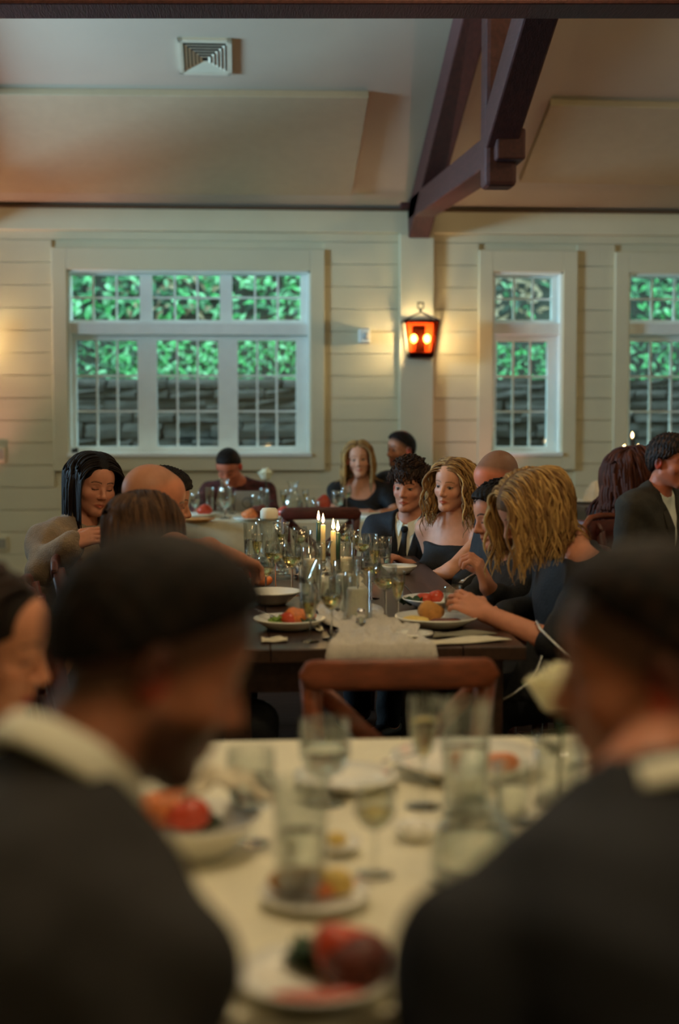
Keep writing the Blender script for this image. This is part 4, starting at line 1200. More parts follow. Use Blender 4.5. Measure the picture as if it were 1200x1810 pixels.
def head_color(v, C, R, s, skin, brow, lip, fem=False, beard=0.0, stubble=None, makeup=0.0, closed=False):
    p = (v - C) @ R / s
    col = np.tile(np.array(skin), (len(v), 1))
    def mixin(mask, c): 
        m = np.clip(mask, 0, 1)[:, None]; col[:] = col * (1 - m) + np.array(c) * m
    def blob(cx, cy, cz, rx, ry, rz, soft=.6):
        d = np.sqrt(((np.abs(p[:, 0]) - cx) / rx) ** 2 + ((p[:, 1] - cy) / ry) ** 2 + ((p[:, 2] - cz) / rz) ** 2)
        return (1.0 - d) / soft
    red = np.array(skin) * np.array([1.05, .74, .70])
    mixin(blob(.04, .07, -.03, .03, .04, .022, 1.2) * .5, red)
    mixin(blob(.0, .108, -.033, .016, .02, .014, 1.) * .5, red)
    mixin(blob(.088, -.012, -.004, .018, .03, .038, .4) * .95, np.array(skin) * np.array([1.25, .46, .40]))  # ear reddened in the colour, standing for light shining through it
    if beard: mixin(((p[:, 1] > -.02) & (p[:, 2] < -.03)) * beard * np.clip((-.03 - p[:, 2]) / .02, 0, 1) * np.clip((p[:, 1] + .02) / .03, 0, 1), brow)
    if stubble is not None:
        lvl, cc = stubble
        line = p[:, 2] - (.0 + .757 * p[:, 1])
        mixin(np.clip((line + lvl + .03) / .035, 0, 1) * (p[:, 1] < .1) * .88, cc)
    mixin(blob(.0, .085, -.0685, .027, .03, .0095, .4), lip)
    # brows: arc
    ax = np.abs(p[:, 0]); by = .026 + .004 * np.sin((ax - .012) / .036 * 3.1) - .1 * np.maximum(ax - .04, 0)
    mixin((1 - np.abs(p[:, 2] - by) / (.0042 if not fem else .003)) * 1.6 * ((ax > .011) & (ax < .052) & (p[:, 1] > .05)), brow)
    if makeup: mixin(blob(.033, .082, .008, .02, .03, .010, .6) * makeup, np.array(skin) * .45)
    if closed:
        fr = p[:, 1] > .06
        mixin((((ax - .032) ** 2 / .0150 ** 2 + (p[:, 2] - .001) ** 2 / .0085 ** 2) < 1) * fr * .5, np.array(skin) * np.array([.62, .5, .46]))
        mixin((np.abs(p[:, 2] - (-.0045 + 10 * (ax - .032) ** 2)) < .0022) * (np.abs(ax - .032) < .0145) * fr * 1., (.03, .02, .018))
        return col
    e = (ax - .032) ** 2 / .0125 ** 2 + (p[:, 2] - .000) ** 2 / .0048 ** 2
    fr = p[:, 1] > .06
    mixin((e < 1) * fr * 1., (.26, .21, .18)); mixin(((ax - .032) ** 2 + (p[:, 2] - .0) ** 2 < .0066 ** 2) * fr * 1., (.02, .014, .01))
    mixin((np.abs(p[:, 2] - (.0058 - 12 * (ax - .032) ** 2)) < .0018) * (np.abs(ax - .032) < .014) * fr * .9, (.03, .02, .018))
    return col
def hand_prims(w, f, nrm, side, curl=30, spread=1.0, s=1.0, thumb=.7, curls=None):
    w, f, nrm = V3(w), V3(f), V3(nrm); f = f / np.linalg.norm(f); nrm = nrm - f * (nrm @ f); nrm /= np.linalg.norm(nrm)
    sd = np.cross(f, nrm) * side                         # towards the thumb
    P = []
    L = [.080, .088, .082, .066]
    for i in range(4):
        o = (1.5 - i) * .0195 * spread
        kb = w + f * (.088 - .004 * abs(i - 1)) * s + sd * o * s
        P.append(cap(w + f * .012 * s + sd * o * .55 * s, kb, .0165 * s, .0115 * s, .012 * s, tag_='hand'))
        d = f + sd * (1.5 - i) * .05 * spread; d /= np.linalg.norm(d)
        c = (curls[i] if curls else curl); q = kb
        nn = nrm - d * (nrm @ d); nn /= np.linalg.norm(nn)
        for j, fr in enumerate((.46, .30, .24)):
            a = math.radians(c * (.6, 1.1, .8)[j])
            d, nn = d * math.cos(a) + nn * math.sin(a), nn * math.cos(a) - d * math.sin(a)
            q2 = q + d * L[i] * fr * s
            P.append(cap(q, q2, (.0098 - .0008 * j) * s, (.0090 - .0010 * j) * s, .004 * s, tag_='hand'))
            q = q2
    tb = w + f * .025 * s + sd * .024 * s
    d = f * .55 + sd * .75 + nrm * thumb * .6; d /= np.linalg.norm(d)
    t1 = tb + d * .038 * s; d2 = f * .8 + sd * .25 + nrm * thumb; d2 /= np.linalg.norm(d2)
    t2 = t1 + d2 * .032 * s; t3 = t2 + d2 * .024 * s
    P += [cap(tb, t1, .0145 * s, .0115 * s, .012 * s, tag_='hand'), cap(t1, t2, .0112 * s, .0098 * s, .004 * s, tag_='hand'), cap(t2, t3, .0098 * s, .0082 * s, .004 * s, tag_='hand')]
    return P
def hair_noise(amp, fr, seed=0.0, zs=.35):
    return lambda X, Y, Z: amp * (np.sin(X * fr + Y * fr * .6 + 1.7 * np.sin(Z * fr * .3) + seed) * np.sin(Y * fr * .9 - X * fr * .4 + Z * fr * zs + 2 * seed) + .5 * np.sin(X * fr * 2.1 + seed) * np.sin(Y * fr * 2.3 + Z * fr * zs * 2))
def hair_cap_prims(C, R, s, t=.012, top=.0, hl=0.0, back=0.0, bangs=0.0):
    """hair shell: swollen skull minus the part below the hairline"""
    P = []
    def L(x, y, z): return C + R @ (s * np.array([x, y, z]))
    P.append(ell(L(0, -.016, .036), (np.array((.076, .098, .088)) + t) * s, R, .01))
    P.append(ell(L(0, -.03, .012), (np.array((.072, .076, .086)) + t * .9) * s, R, .02))
    if top: P.append(ell(L(0, .015, .085), np.array((.066, .080, .036 + top)) * s, R, .03))
    if bangs:
        for x in (-.045, -.015, .018, .048): P.append(cap(L(x * .9, .06, .1), L(x * 1.1, .1 - abs(x) * .3, .1 - bangs), .026 * s, .013 * s, .02))
    a = .006 + hl; b = .72
    n = R @ np.array([0, b, -1.0])
    if not bangs: P.append(plane(L(0, 0, a), n))
    else:
        P.append(plane(L(0, 0, a - .05), n))
        P.append(ell(L(0, .105, -.03), np.array((.058, .06, .088)) * s, R, .012, 's'))
        for q in (-1, 1): P.append(ell(L(q * .08, .03, -.05), np.array((.04, .06, .06)) * s, R, .012, 's'))
    # clear the ears
    for q in (-1, 1): P.append(ell(L(q * .085, .0, -.012), np.array((.03, .024, .036)) * s, R, .008, 's'))
    return P
def col_noise(n, base, tip, amount, seed):
    r = np.random.default_rng(seed); t = r.random((n, 1)) ** 1.3
    return np.array(base) * (1 - t * amount) + np.array(tip) * t * amount
def min_sdf(prims, P):
    d = np.full(len(P), 1.0)
    for p in prims:
        if p['op'] == 'u': d = np.minimum(d, p_eval(p, P[:, 0], P[:, 1], P[:, 2]))
    return d
def grow_locks(C, R, s, body, n, length, base, tip, seed, part=0.0, r0=.007, wave=.006, wfreq=22, gravity=.28, back=.5, vol=.012, lenvar=.25, fwd_bias=0.0, yrange=(-.075, .075)):
    r = np.random.default_rng(seed)
    col_pr = list(body)
    col_pr.append(ell(C + R @ (s * np.array([0, .055, -.03])), np.array((.058, .072, .10)) * s, R))
    roots, dirs = [], []
    for i in range(n):
        if r.random() < back:
            a = r.uniform(-1.9, 1.9); x0, y0 = part + math.sin(a) * .03, -.06 - .02 * math.cos(a)
            d = np.array([math.sin(a), -math.cos(a) * .9, -.1])
        else:
            q = 1 if r.random() < .5 else -1
            y0 = r.uniform(*yrange); x0 = part + q * .006
            d = np.array([q * 1.0, -.25 + fwd_bias + r.uniform(-.25, .15) + (y0 > .05) * .15, .05])
        zz = math.sqrt(max(.05, 1 - (x0 / .076) ** 2 - ((y0 + .014) / .098) ** 2)) * .089 + .036
        roots.append(C + R @ (s * np.array([x0, y0, zz + .004]))); dirs.append(R @ (d / np.linalg.norm(d)))
    P = np.array(roots); D = np.array(dirs)
    ds = .017; steps = int(length / ds)
    Ls = 1 - lenvar * r.random(n); ph = r.uniform(0, 6.28, n); amp = wave * r.uniform(.5, 1.4, n)
    lift = vol * r.random(n) + .003
    path = [P.copy()]
    down = np.array([0, 0, -1.0])
    for k in range(steps):
        g = gravity * min(1, .25 + k / 8)
        D = D * (1 - g) + down * g; D /= np.linalg.norm(D, axis=1)[:, None]
        P = P + D * ds
        for it in range(2):
            d = min_sdf(col_pr, P) - lift
            e = 1e-3
            G = np.stack([min_sdf(col_pr, P + np.array(o) * e) - lift - d for o in ((1, 0, 0), (0, 1, 0), (0, 0, 1))], 1)
            G /= np.maximum(np.linalg.norm(G, axis=1), 1e-9)[:, None]
            m = d < 0
            P[m] -= G[m] * d[m][:, None]
            dn = (D * G).sum(1); mm = m & (dn < 0); D[mm] -= G[mm] * dn[mm][:, None]
        D /= np.maximum(np.linalg.norm(D, axis=1), 1e-9)[:, None]
        path.append(P.copy())
    path = np.array(path)                                # steps+1, n, 3
    m = path.shape[0]; ns = 4
    VS = np.zeros((n, m, ns, 3)); side = R[:, 0]
    for k in range(m):
        tt = path[min(k + 1, m - 1)] - path[max(k - 1, 0)]; tt /= np.maximum(np.linalg.norm(tt, axis=1), 1e-9)[:, None]
        a = np.cross(tt, np.array([.3, .2, 1.]) + 0 * tt); a /= np.maximum(np.linalg.norm(a, axis=1), 1e-6)[:, None]
        b = np.cross(tt, a)
        f = k / (m - 1)
        w = amp * min(1, f * 3)
        c = path[k] + a * (w * np.sin(ph + k * ds * wfreq * 2))[:, None] + b * (w * np.cos(ph * 1.3 + k * ds * wfreq * 2))[:, None]
        rad = r0 * (1.0 - .75 * max(0, f - .55) / .45) * (.6 + .4 * min(1, f * 6))
        rad = rad * np.ones(n); rad[f > Ls] = .0008
        for j in range(ns):
            t = 2 * math.pi * j / ns
            VS[:, k, j] = c + a * (math.cos(t) * 1.5 * rad)[:, None] + b * (math.sin(t) * .8 * rad)[:, None]
    Q = []
    for i in range(n):
        kmax = int(min(m - 1, math.ceil(Ls[i] * (m - 1)) + 1))
        for k in range(kmax):
            for j in range(ns):
                b0 = (i * m + k) * ns
                Q.append((b0 + j, b0 + (j + 1) % ns, b0 + ns + (j + 1) % ns, b0 + ns + j))
    cols = col_noise(n, base, tip, 1.0, seed + 5)
    C4 = np.repeat(cols[:, None, :], m * ns, 1).reshape(-1, 3)
    v = VS.reshape(-1, 3); q = np.array(Q)
    us_ = np.unique(q); rm = np.full(len(v), -1); rm[us_] = np.arange(len(us_))
    return v[us_], rm[q], C4[us_]
def merge(*ms):
    v, q, c, off = [], [], [], 0
    for a, b, d in ms: v.append(a); q.append(b + off); c.append(d); off += len(a)
    return np.concatenate(v), np.concatenate(q), np.concatenate(c)

# ------------------------------------------------------------------ one person
SEATED = []
SK = dict(fair=lin((208, 152, 124)), rosy=lin((198, 134, 106)), tan=lin((190, 136, 102)), mid=lin((176, 118, 88)))
def person(label, head, theta, pitch=0, roll=0, chest=None, nb=None, hip=None, sw=.185, bulk=1.0, fem=False, s=1.0, skin='rosy',
           arms=(None, None), brow=(.03, .02, .015), lip=None, beard=0., stubble=None, makeup=0., hh=.004, bh=.0095, face=1.0, depth=1.0,
           knee_dir=None, bust=0.0, hand_fine=.0042, sho=(None, None)):
    C = V3(head); R = frame(theta, pitch, roll); skin = np.array(SK[skin]) if isinstance(skin, str) else np.array(skin)
    chest = theta if chest is None else chest
    cf = np.array([math.sin(math.radians(chest)), math.cos(math.radians(chest)), 0]); cr = np.array([cf[1], -cf[0], 0])
    NB = C + R @ np.array([0, -.045, -.15]) * s + np.array([0, 0, -.03]) if nb is None else V3(nb)
    HP = np.array([NB[0] - cf[0] * .06, NB[1] - cf[1] * .06, .58]) if hip is None else V3(hip)
    up = NB - HP; hgt = np.linalg.norm(up); up = up / hgt
    cf2 = cf - up * (cf @ up); cf2 /= np.linalg.norm(cf2); cr2 = np.cross(cf2, up)
    TR = np.stack([cr2, cf2, up], 1)
    P = {}
    P['head'] = head_prims(C, R, s, fem, face)
    nr = (.046, .052) if fem else (.055, .062)
    P['neck'] = [cap(C + R @ (np.array([0, -.022, -.055]) * s), NB + up * .005, nr[0] * s * bulk ** .5, nr[1] * s * bulk ** .5, .03, tag_='neck')]
    T_ = []
    def B(x, y, z): return NB + TR @ np.array([x, y, z])
    sh = [B(-sw, -.005, -.055), B(sw, -.005, -.055)]
    sh = [sh[i] if sho[i] is None else V3(sho[i]) for i in (0, 1)]
    for q in (0, 1): T_.append(cap(NB + up * .01, sh[q] + up * .012, .048, .05 * bulk, .05))
    dp = .112 * bulk * depth
    T_.append(ell(B(0, .0, -.16), (sw * .98, dp, .155), TR, .06)); T_.append(ell(B(0, .005, -.31), (sw * .86 * bulk ** .5, dp * (.98 if not fem else .9), .16), TR, .06))
    T_.append(ell(HP + up * .06, ((.175 if fem else .165) * bulk, .13 * bulk, .14), TR, .06))
    T_.append(cap(B(0, 0, -.2), HP + up * .05, .105 * bulk, .125 * bulk, .06))
    if bust:
        for q in (-1, 1): T_.append(ell(B(q * .078, dp * .85, -.20), (.062 * bust, .055 * bust, .06 * bust), TR, .04))
    P['torso'] = T_
    P['arm'] = [[], []]; P['hand'] = [[], []]; W_ = [None, None]; fine = []
    au = (.047 if fem else .053) * bulk
    for i, a in enumerate(arms):
        q = -1 if i == 0 else 1
        if a is None:
            el_ = V3(sh[i] + cr2 * q * .05 + cf2 * .03 - up * .27); wr = el_ + cf2 * .2 - cr2 * q * .08 + np.array([0, 0, -.02])
            a = dict(e=el_, w=wr)
        el_, wr = V3(a['e']), V3(a['w'])
        P['arm'][i] = [cap(sh[i], el_, au, au * .78, .035), cap(el_, wr, au * .80, au * .56, .02)]
        if a.get('hand', True):
            hd = a.get('hd', wr - el_); hn = a.get('hn', (0, 0, -1))
            P['hand'][i] = hand_prims(wr, hd, hn, a.get('side', q), a.get('curl', 28), s=a.get('hs', .95 if fem else 1.05), thumb=a.get('thumb', .7), curls=a.get('curls'))
            bb = [p_bounds(p) for p in P['hand'][i]]
            if a.get('fine', True): fine.append((np.min([b[0] for b in bb], 0) - .012, np.max([b[1] for b in bb], 0) + .012, hand_fine))
    kd = cf if knee_dir is None else np.array([math.sin(math.radians(knee_dir)), math.cos(math.radians(knee_dir)), 0]); kr = np.array([kd[1], -kd[0], 0])
    P['leg'] = []
    P['foot'] = []
    for q in (-1, 1):
        hp = HP + kr * q * .085 - np.array([0, 0, .02]); kn = HP + kd * .40 + kr * q * .1; kn[2] = .50
        an = kn + kd * .03; an[2] = .09
        P['leg'] += [cap(hp, kn, .085 * bulk, .06 * bulk ** .5, .04), cap(kn, an, .058, .042, .03)]
        P['foot'] += [cap(an + kd * -.03 - np.array([0, 0, .045]), an + kd * .13 - np.array([0, 0, .055]), .042, .034, .03)]
    # lift feet onto the floor exactly
    bodyp = P['torso'] + P['leg'] + P['foot'] + P['neck'] + P['arm'][0] + P['arm'][1] + P['hand'][0] + P['hand'][1] + P['head']
    fine = [(C - .135 * s, C + .135 * s, hh)] + fine
    v, q = sdf_mesh(bodyp, bh, fine=fine)
    v[:, 2] = np.maximum(v[:, 2], 0.0)
    brow = np.array(brow); lip = skin * np.array([.78, .42, .40]) if lip is None else np.array(lip)
    col = head_color(v, C, R, s, skin, brow, lip, fem, beard, stubble, makeup, pitch > 9)
    far = np.linalg.norm(v - C, axis=1) > .16 * s
    col[far] = skin
    org = np.array([HP[0], HP[1], 0])
    ob = np_obj('person', v, q, M_skin, None, col, org)
    tag(ob, label, 'person', 'dinner guests')
    if 'olive jacket' not in label: SEATED.append((HP + (np.array([.12, .02, 0]) if 'taupe' in label else 0), 176 if 'taupe' in label else chest, ' '.join(label.split()[:9])))
    return dict(o=ob, C=C, R=R, s=s, NB=NB, HP=HP, TR=TR, up=up, P=P, sh=sh, org=org, B=B, cf=cf2, cr=cr2, skin=skin, kd=kd, sw=sw, body=bodyp)
def garment(pp, name, m, prims, cuts=(), inf=.010, h=.0095, fold=.0025, fr=38, seed=0., sub=(), k=None):
    pr = [dict(p) for p in prims]
    if k:
        for p in pr: p['k'] = k
    pr += list(sub) + list(cuts)
    dsp = (lambda X, Y, Z: fold * (np.sin(X * fr + 2.1 * np.sin(Z * fr * .6 + seed)) * np.sin(Z * fr * .8 + 1.6 * np.sin(Y * fr * .7 + seed)) + .6 * np.sin((X + Y) * fr * .9 + Z * fr * 1.3 + seed))) if fold else None
    v, q = sdf_mesh(pr, h, inf, disp=dsp)
    v[:, 2] = np.maximum(v[:, 2], 0.002)
    return np_obj(name, v - pp['org'], q, m, pp['o'])
def local_mb(pp, name, mb, m, smooth=True, **kw):
    o_ = pp['org']; mb.v = [(x - o_[0], y - o_[1], z - o_[2]) for x, y, z in mb.v]
    return mb.build(name, m, pp['o'], smooth=smooth, **kw)
def short_hair(pp, col, tip=None, t=.012, top=.01, hl=0., bangs=0., amp=.0025, fr=300, h=.004, seed=0., extra=(), am=.6):
    pr = hair_cap_prims(pp['C'], pp['R'], pp['s'], t, top, hl, 0, bangs)
    if extra: pr = list(extra) + pr
    v, q = sdf_mesh(pr, h, disp=hair_noise(amp, fr, seed))
    n = np.sin(v[:, 0] * 160 + seed) * np.sin(v[:, 1] * 150 + v[:, 2] * 60)
    c = np.array(col)[None] * (1 + am * n[:, None] * .5)
    if tip is not None:
        w = np.clip(n, 0, 1)[:, None]; c = c * (1 - w) + np.array(tip) * w
    return np_obj('hair', v - pp['org'], q, M_hair, pp['o'], c)
def long_hair(pp, col, tip, length, n=200, seed=1, t=.008, cap_=True, h=.005, **kw):
    body = [p for p in pp['body'] if p['tag'] != 'hand']
    a = grow_locks(pp['C'], pp['R'], pp['s'], body, n, length, col, tip, seed, **kw)
    if cap_:
        pr = hair_cap_prims(pp['C'], pp['R'], pp['s'], t, 0, -.012, 0)
        v, q = sdf_mesh(pr, h)
        c = np.tile(np.array(col) * .8, (len(v), 1))
        a = merge(a, (v, q, c))
    return np_obj('hair', a[0] - pp['org'], a[1], M_hair, pp['o'], a[2])
def arms_part(pp, i, t0=0.0, t1=1.0):
    """upper part of an arm's two segments up to fraction t1 of its length"""
    A = pp['P']['arm'][i]; out = []
    for j, p in enumerate(A):
        f = min(1, max(0, t1 * 2 - j))
        if f <= 0: break
        b = p['a'] + (p['b'] - p['a']) * f; rb = p['ra'] + (p['rb'] - p['ra']) * f
        c = dict(p); c['b'] = b; c['rb'] = rb; out.append(c)
    return out
def M_fabric(name, c, rough=.8, var=.15, bump=.25, bscale=140, **kw): return mat(name, lin(c), rough, var=var, scale=25, bump=bump, bscale=bscale, **kw)
# ================================================================== THE GUESTS
F_black = M_fabric('black_fabric', (15, 15, 18), .75, .2)
F_navy = M_fabric('navy_suit', (17, 20, 29), .8, .2)
F_olive = M_fabric('charcoal_suit', (38, 36, 37), .85, .2, .35, 260)
F_sweat = M_fabric('taupe_knit', (134, 112, 88), .95, .2, .6, 160, sheen=.3)
F_red = M_fabric('maroon_print', (74, 34, 34), .8, .7, .2)
F_white = M_fabric('white_shirt', (226, 224, 206), .75, .05, .15)
F_shoe = mat('black_leather', (.01, .01, .01), .35)
DK = lin((34, 24, 20)); BLK = lin((22, 17, 15)); BRN = lin((74, 50, 34)); AUB = lin((92, 48, 32)); BLO = lin((196, 156, 94)); BLOD = lin((116, 82, 48)); GREY = lin((110, 92, 78))
def outfit(pp, name, m, t=(1.0, 1.0), neck=.0, tilt=.35, inf=.012, sub=(), h=.0095, fold=.0025, cuts=None, legs=True, nrad=.066):
    P = pp['P']; pr = P['torso'] + (P['leg'] if legs else []) + arms_part(pp, 0, 0, t[0]) + arms_part(pp, 1, 0, t[1])
    cu = [] if cuts is None else cuts
    if cuts is None and neck > -.02:
        sub = list(sub) + [cap(pp['NB'] + pp['cf'] * (.012 + .05 * tilt) + pp['up'] * (neck + .035), pp['NB'] + pp['up'] * .3, nrad, nrad + .02, .012, 's')]
    elif cuts is None: cu = [plane(pp['B'](0, 0, neck), pp['up'] + pp['cf'] * tilt)]
    # only cut around the neck: the plane must not slice raised arms, so keep cuts to the torso field
    o = garment(pp, name, m, pr, cu, inf, h, fold, sub=sub, seed=float(len(bpy.data.meshes) % 7))
    sm = sdf_mesh(P['foot'], .012, .006); np_obj('shoes', np.maximum(sm[0], [-99, -99, .0]) - pp['org'], sm[1], F_shoe, pp['o'])
    return o
def collar(pp, m, name='shirt_collar', r=.066, h0=-.012, h1=.04, drop=.035, th=.004, flare=.012, jr=1.0):
    B = pp['B']; mb = MB()
    def fn(u, v):
        a = 2 * math.pi * u; f = math.cos(a)               # f=1 at the front
        rr = r * (1 + .05 * (f < 0)) + flare * (1 - v)
        z = h0 + (h1 - h0) * v - drop * max(0, f) ** 1.5 * (1 if v > .5 else .8)
        p = B(math.sin(a) * rr, math.cos(a) * rr * .95 + .0 - .01, z); return tuple(p)
    mb.grid(fn, 36, 4); return local_mb(pp, name, mb, m, solid=th)
def tie(pp, m, dp):
    B = pp['B']; pts = [B(0, .078, -.005), B(0, .098, -.05), B(.002, .126, -.11), B(0, .138, -.18), B(0, .138, -.30)]
    mb = MB().tube([tuple(p) for p in pts], [.017, .014, .022, .028, .036], 10, flat=.25, up=tuple(pp['cf'])); local_mb(pp, 'tie', mb, m)
    for q in (-1, 1):
        wv = [B(q * .012, .076, .016), B(q * .05, .05, .03), B(q * .062, .072, -.02), B(q * .030, .098, -.045)]
        local_mb(pp, 'collar_wing', MB().add([tuple(x) for x in wv], [(0, 1, 2, 3)]), F_white, smooth=False, solid=.004)
    kn = MB().ball(tuple(B(0, .084, -.012)), (.019, .014, .017)); local_mb(pp, 'tie_knot', kn, m)
def suit(pp, m, bulk=1.0, tiem=None, t=(.97, .97), inf=.024, h=.0095, vneck=True, shirt=True, neck=.018, nrad=.066, col_=True):
    dp = .112 * bulk
    if shirt: garment(pp, 'shirt', F_white, [p for p in pp['P']['torso']], [plane(pp['B'](0, 0, -.4), -pp['up'])], .010, h, 0,
                      sub=[cap(pp['NB'] + pp['cf'] * .02 + pp['up'] * .045, pp['NB'] + pp['up'] * .3, .058, .08, .01, 's')])
    sub = []
    if vneck: sub = [cap(pp['B'](0, .085, .02), pp['B'](0, dp + .05, -.10), .060, .046, .01, 's'), cap(pp['B'](0, dp + .05, -.10), pp['B'](0, dp + .055, -.30), .046, .022, .01, 's')]
    o = outfit(pp, 'suit', m, t, neck, .55, inf, sub, h, nrad=nrad)
    if col_: collar(pp, F_white, r=.064, h0=-.005, h1=.045)
    if tiem: tie(pp, tiem, dp)
    for q in (-1, 1):
        mb = MB(); B = pp['B']
        def lap(u, v):
            w = .042 * math.sin(math.pi * min(1, u * 1.0)) ** .7
            z = -.005 - .24 * u
            x = q * (.055 - .045 * u + v * w)
            y = .075 + (dp + .034 - .075) * min(1, u * 2.0) ** .8 - v * .006 - .25 * max(0, abs(x) - .045)
            return tuple(B(x, y, z))
        if vneck: mb.grid(lap, 12, 4); local_mb(pp, 'lapel', mb, m, solid=.004)
    return o
def W3(px, py, d): return V3(W(px, py, d))

def curls(pp, col, tip, length, n, seed, wave=.008, wfreq=50, r0=.0045, lift=.022, fwd=.5):
    # short loose locks rooted all over the crown
    r = np.random.default_rng(seed); C, R, s = pp['C'], pp['R'], pp['s']
    m = max(5, int(length / .011)); V_, Q_, C_ = [], [], []
    cols = col_noise(n, col, tip, 1.0, seed)
    for i in range(n):
        a = r.uniform(0, 2 * math.pi); zz = r.uniform(.12, 1.0)
        d = np.array([math.cos(a) * math.sqrt(1 - zz * zz), math.sin(a) * math.sqrt(1 - zz * zz), zz])
        if d[1] > .35 and d[2] < .5: continue
        p = np.array([0, -.014, .036]) + d * np.array([.08, .1, .092]); g = np.array([d[0] * .6, d[1] * .5 + fwd, .5]); ph = r.uniform(0, 6.3, 2)
        pts = []; L = r.uniform(.6, 1.1)
        for k in range(m):
            f = k / (m - 1)
            nrm = d / np.linalg.norm(d)
            q = p + nrm * (lift * math.sin(f * 2.4)) + (g - nrm * (g @ nrm)) * f * length * L + np.array([0, 0, -.6]) * f * f * length * (d[2] < .75)
            q = q + wave * np.array([math.sin(ph[0] + f * wfreq * length * 2), math.cos(ph[1] + f * wfreq * length * 2), math.sin(ph[1] + f * 7)]) * min(1, f * 2)
            pts.append(tuple(C + R @ (q * s)))
        mb = MB().tube(pts, [r0 * (1 - .6 * k / m) for k in range(m)], 4)
        off = sum(len(x) for x in V_)
        V_.append(np.array(mb.v)); C_.append(np.tile(cols[i], (len(mb.v), 1))); Q_ += [tuple(j + off for j in f) for f in mb.f if len(f) == 4]
    V_ = np.concatenate(V_)
    return np_obj('curl_locks', V_ - pp['org'], np.array(Q_), M_hair, pp['o'], np.concatenate(C_))
# 1 the boy in the dark suit at the table end
pp = person('boy in dark suit and tie holding a fork at the table end', W3(724, 862, 6.75), 207, 2, 2, chest=212, skin='rosy', brow=DK, face=.98, s=.94,
            arms=(dict(e=W3(782, 1045, 6.45), w=W3(724, 1000, 6.35), hd=(-.75, -.25, .45), hn=(-.55, -.2, -.6), curl=62, thumb=1.0),
                  dict(e=W3(660, 1018, 6.55), w=W3(668, 1040, 6.35), hand=False)), hh=.0034)
suit(pp, F_navy, tiem=F_black, t=(.84, 1.0))
short_hair(pp, DK, lin((60, 42, 32)), t=.010, top=.018, hl=-.012, amp=.003, fr=260, seed=1.)
curls(pp, DK, lin((74, 52, 38)), .085, 480, 21, wave=.009, wfreq=60, fwd=.85, lift=.028)
fork(W3(694, 985, 6.32), W3(655, 981, 6.25), 'steel fork held by the boy in the dark suit')
# 2 the girl with curls
pp = person('girl with curled blonde hair in black strapless dress', W3(800, 857, 6.3), 218, 6, 6, chest=222, fem=True, skin='fair', brow=BLOD, face=.98, s=.93, sw=.165, bust=1.0,
            arms=(dict(e=W3(800, 1008, 6.0), w=W3(745, 1030, 6.05), hand=False), dict(e=W3(770, 1010, 6.5), w=W3(740, 1030, 6.3), hand=False)), hh=.0034, makeup=.4)
outfit(pp, 'dress', F_black, (.0, .0), -.08, .1, .010)
long_hair(pp, BLOD, BLO, .36, 300, 3, part=.01, r0=.0048, wave=.008, wfreq=30, vol=.006, gravity=.36, back=.6)
# 3 the balding man
pp = person('balding man with reddish forehead bowed behind the dark-haired boy', W3(880, 851, 5.8), 236, 26, 0, chest=250, skin=lin((206, 122, 92)), brow=GREY, stubble=(-.055, lin((120, 92, 74))), bulk=1.1,
            arms=(dict(e=W3(900, 1040, 5.7), w=W3(860, 1050, 5.75), hand=False), dict(e=W3(850, 1010, 6.0), w=W3(820, 1035, 5.95), hand=False)))
suit(pp, F_black, 1.1, vneck=False)
# 4 the dark-haired boy in profile
pp = person('dark-haired boy in black shirt seen in profile with raised fork', W3(884, 912, 5.2), 258, 14, -4, chest=258, skin='rosy', brow=DK, stubble=(-.03, lin((96, 66, 50))), s=.96,
            arms=(dict(e=W3(898, 1078, 4.98), w=W3(862, 1038, 4.95), hd=(-.35, 0, .9), hn=(-.8, .35, -.2), curl=55, thumb=1.0), dict(e=W3(860, 1040, 5.4), w=W3(835, 1055, 5.3), hand=False)), hh=.0034)
outfit(pp, 'shirt', F_black, (.78, 1.0), .02, .3, .014)
collar(pp, F_black, r=.062)
short_hair(pp, BLK, DK, t=.005, top=.010, hl=.026, amp=.002, fr=260, seed=2.)
curls(pp, BLK, DK, .05, 480, 24, wave=.004, r0=.004, lift=.010, fwd=.8)
fork(W3(843, 1010, 4.95), W3(812, 1030, 4.9), 'steel fork held up by the dark-haired boy')
# 5 the blonde woman with the glass
el5 = W3(985, 1140, 4.28)
pp = person('blonde woman in black open-back dress leaning over her plate', W3(938, 905, 4.6), 262, 30, 4, chest=264, nb=W3(1004, 968, 4.62), hip=(W3(1055, 1100, 4.66)[0], W3(1055, 1100, 4.66)[1], .58), fem=True, skin='rosy', brow=BLOD, sw=.18, bulk=1.12,
            arms=(dict(e=el5, w=W3(862, 1086, 4.4), hd=W3(800, 1052, 4.44) - W3(862, 1086, 4.4), hn=(-.1, .75, -.45), curls=[30, 30, 30, 32], thumb=.9), dict(e=W3(960, 1080, 4.85), w=W3(880, 1085, 4.8), hand=False)), hh=.0038)
outfit(pp, 'dress', F_black, (.52, .9), .0, -.12, .016, cuts=[plane(pp['B'](0, 0, .0), pp['up'] + pp['cf'] * .1)])
long_hair(pp, BLOD, BLO, .34, 560, 4, part=.0, r0=.0055, wave=.008, wfreq=18, vol=.018, gravity=.34, back=.5, t=.014, yrange=(-.08, .07), fwd_bias=-.12)
trim = MB().tube([tuple(W3(x, y, d)) for x, y, d in ((948, 1098, 4.30), (955, 1112, 4.26), (975, 1132, 4.22), (1000, 1156, 4.2), (1012, 1165, 4.2))], .0045, 6)
local_mb(pp, 'silver_trim', trim, M_silver)
trim = MB().tube([tuple(W3(x, y, d)) for x, y, d in ((958, 1160, 4.24), (950, 1182, 4.22), (932, 1208, 4.2), (905, 1228, 4.2), (876, 1244, 4.2))], .004, 6)
local_mb(pp, 'silver_chain', trim, M_silver)
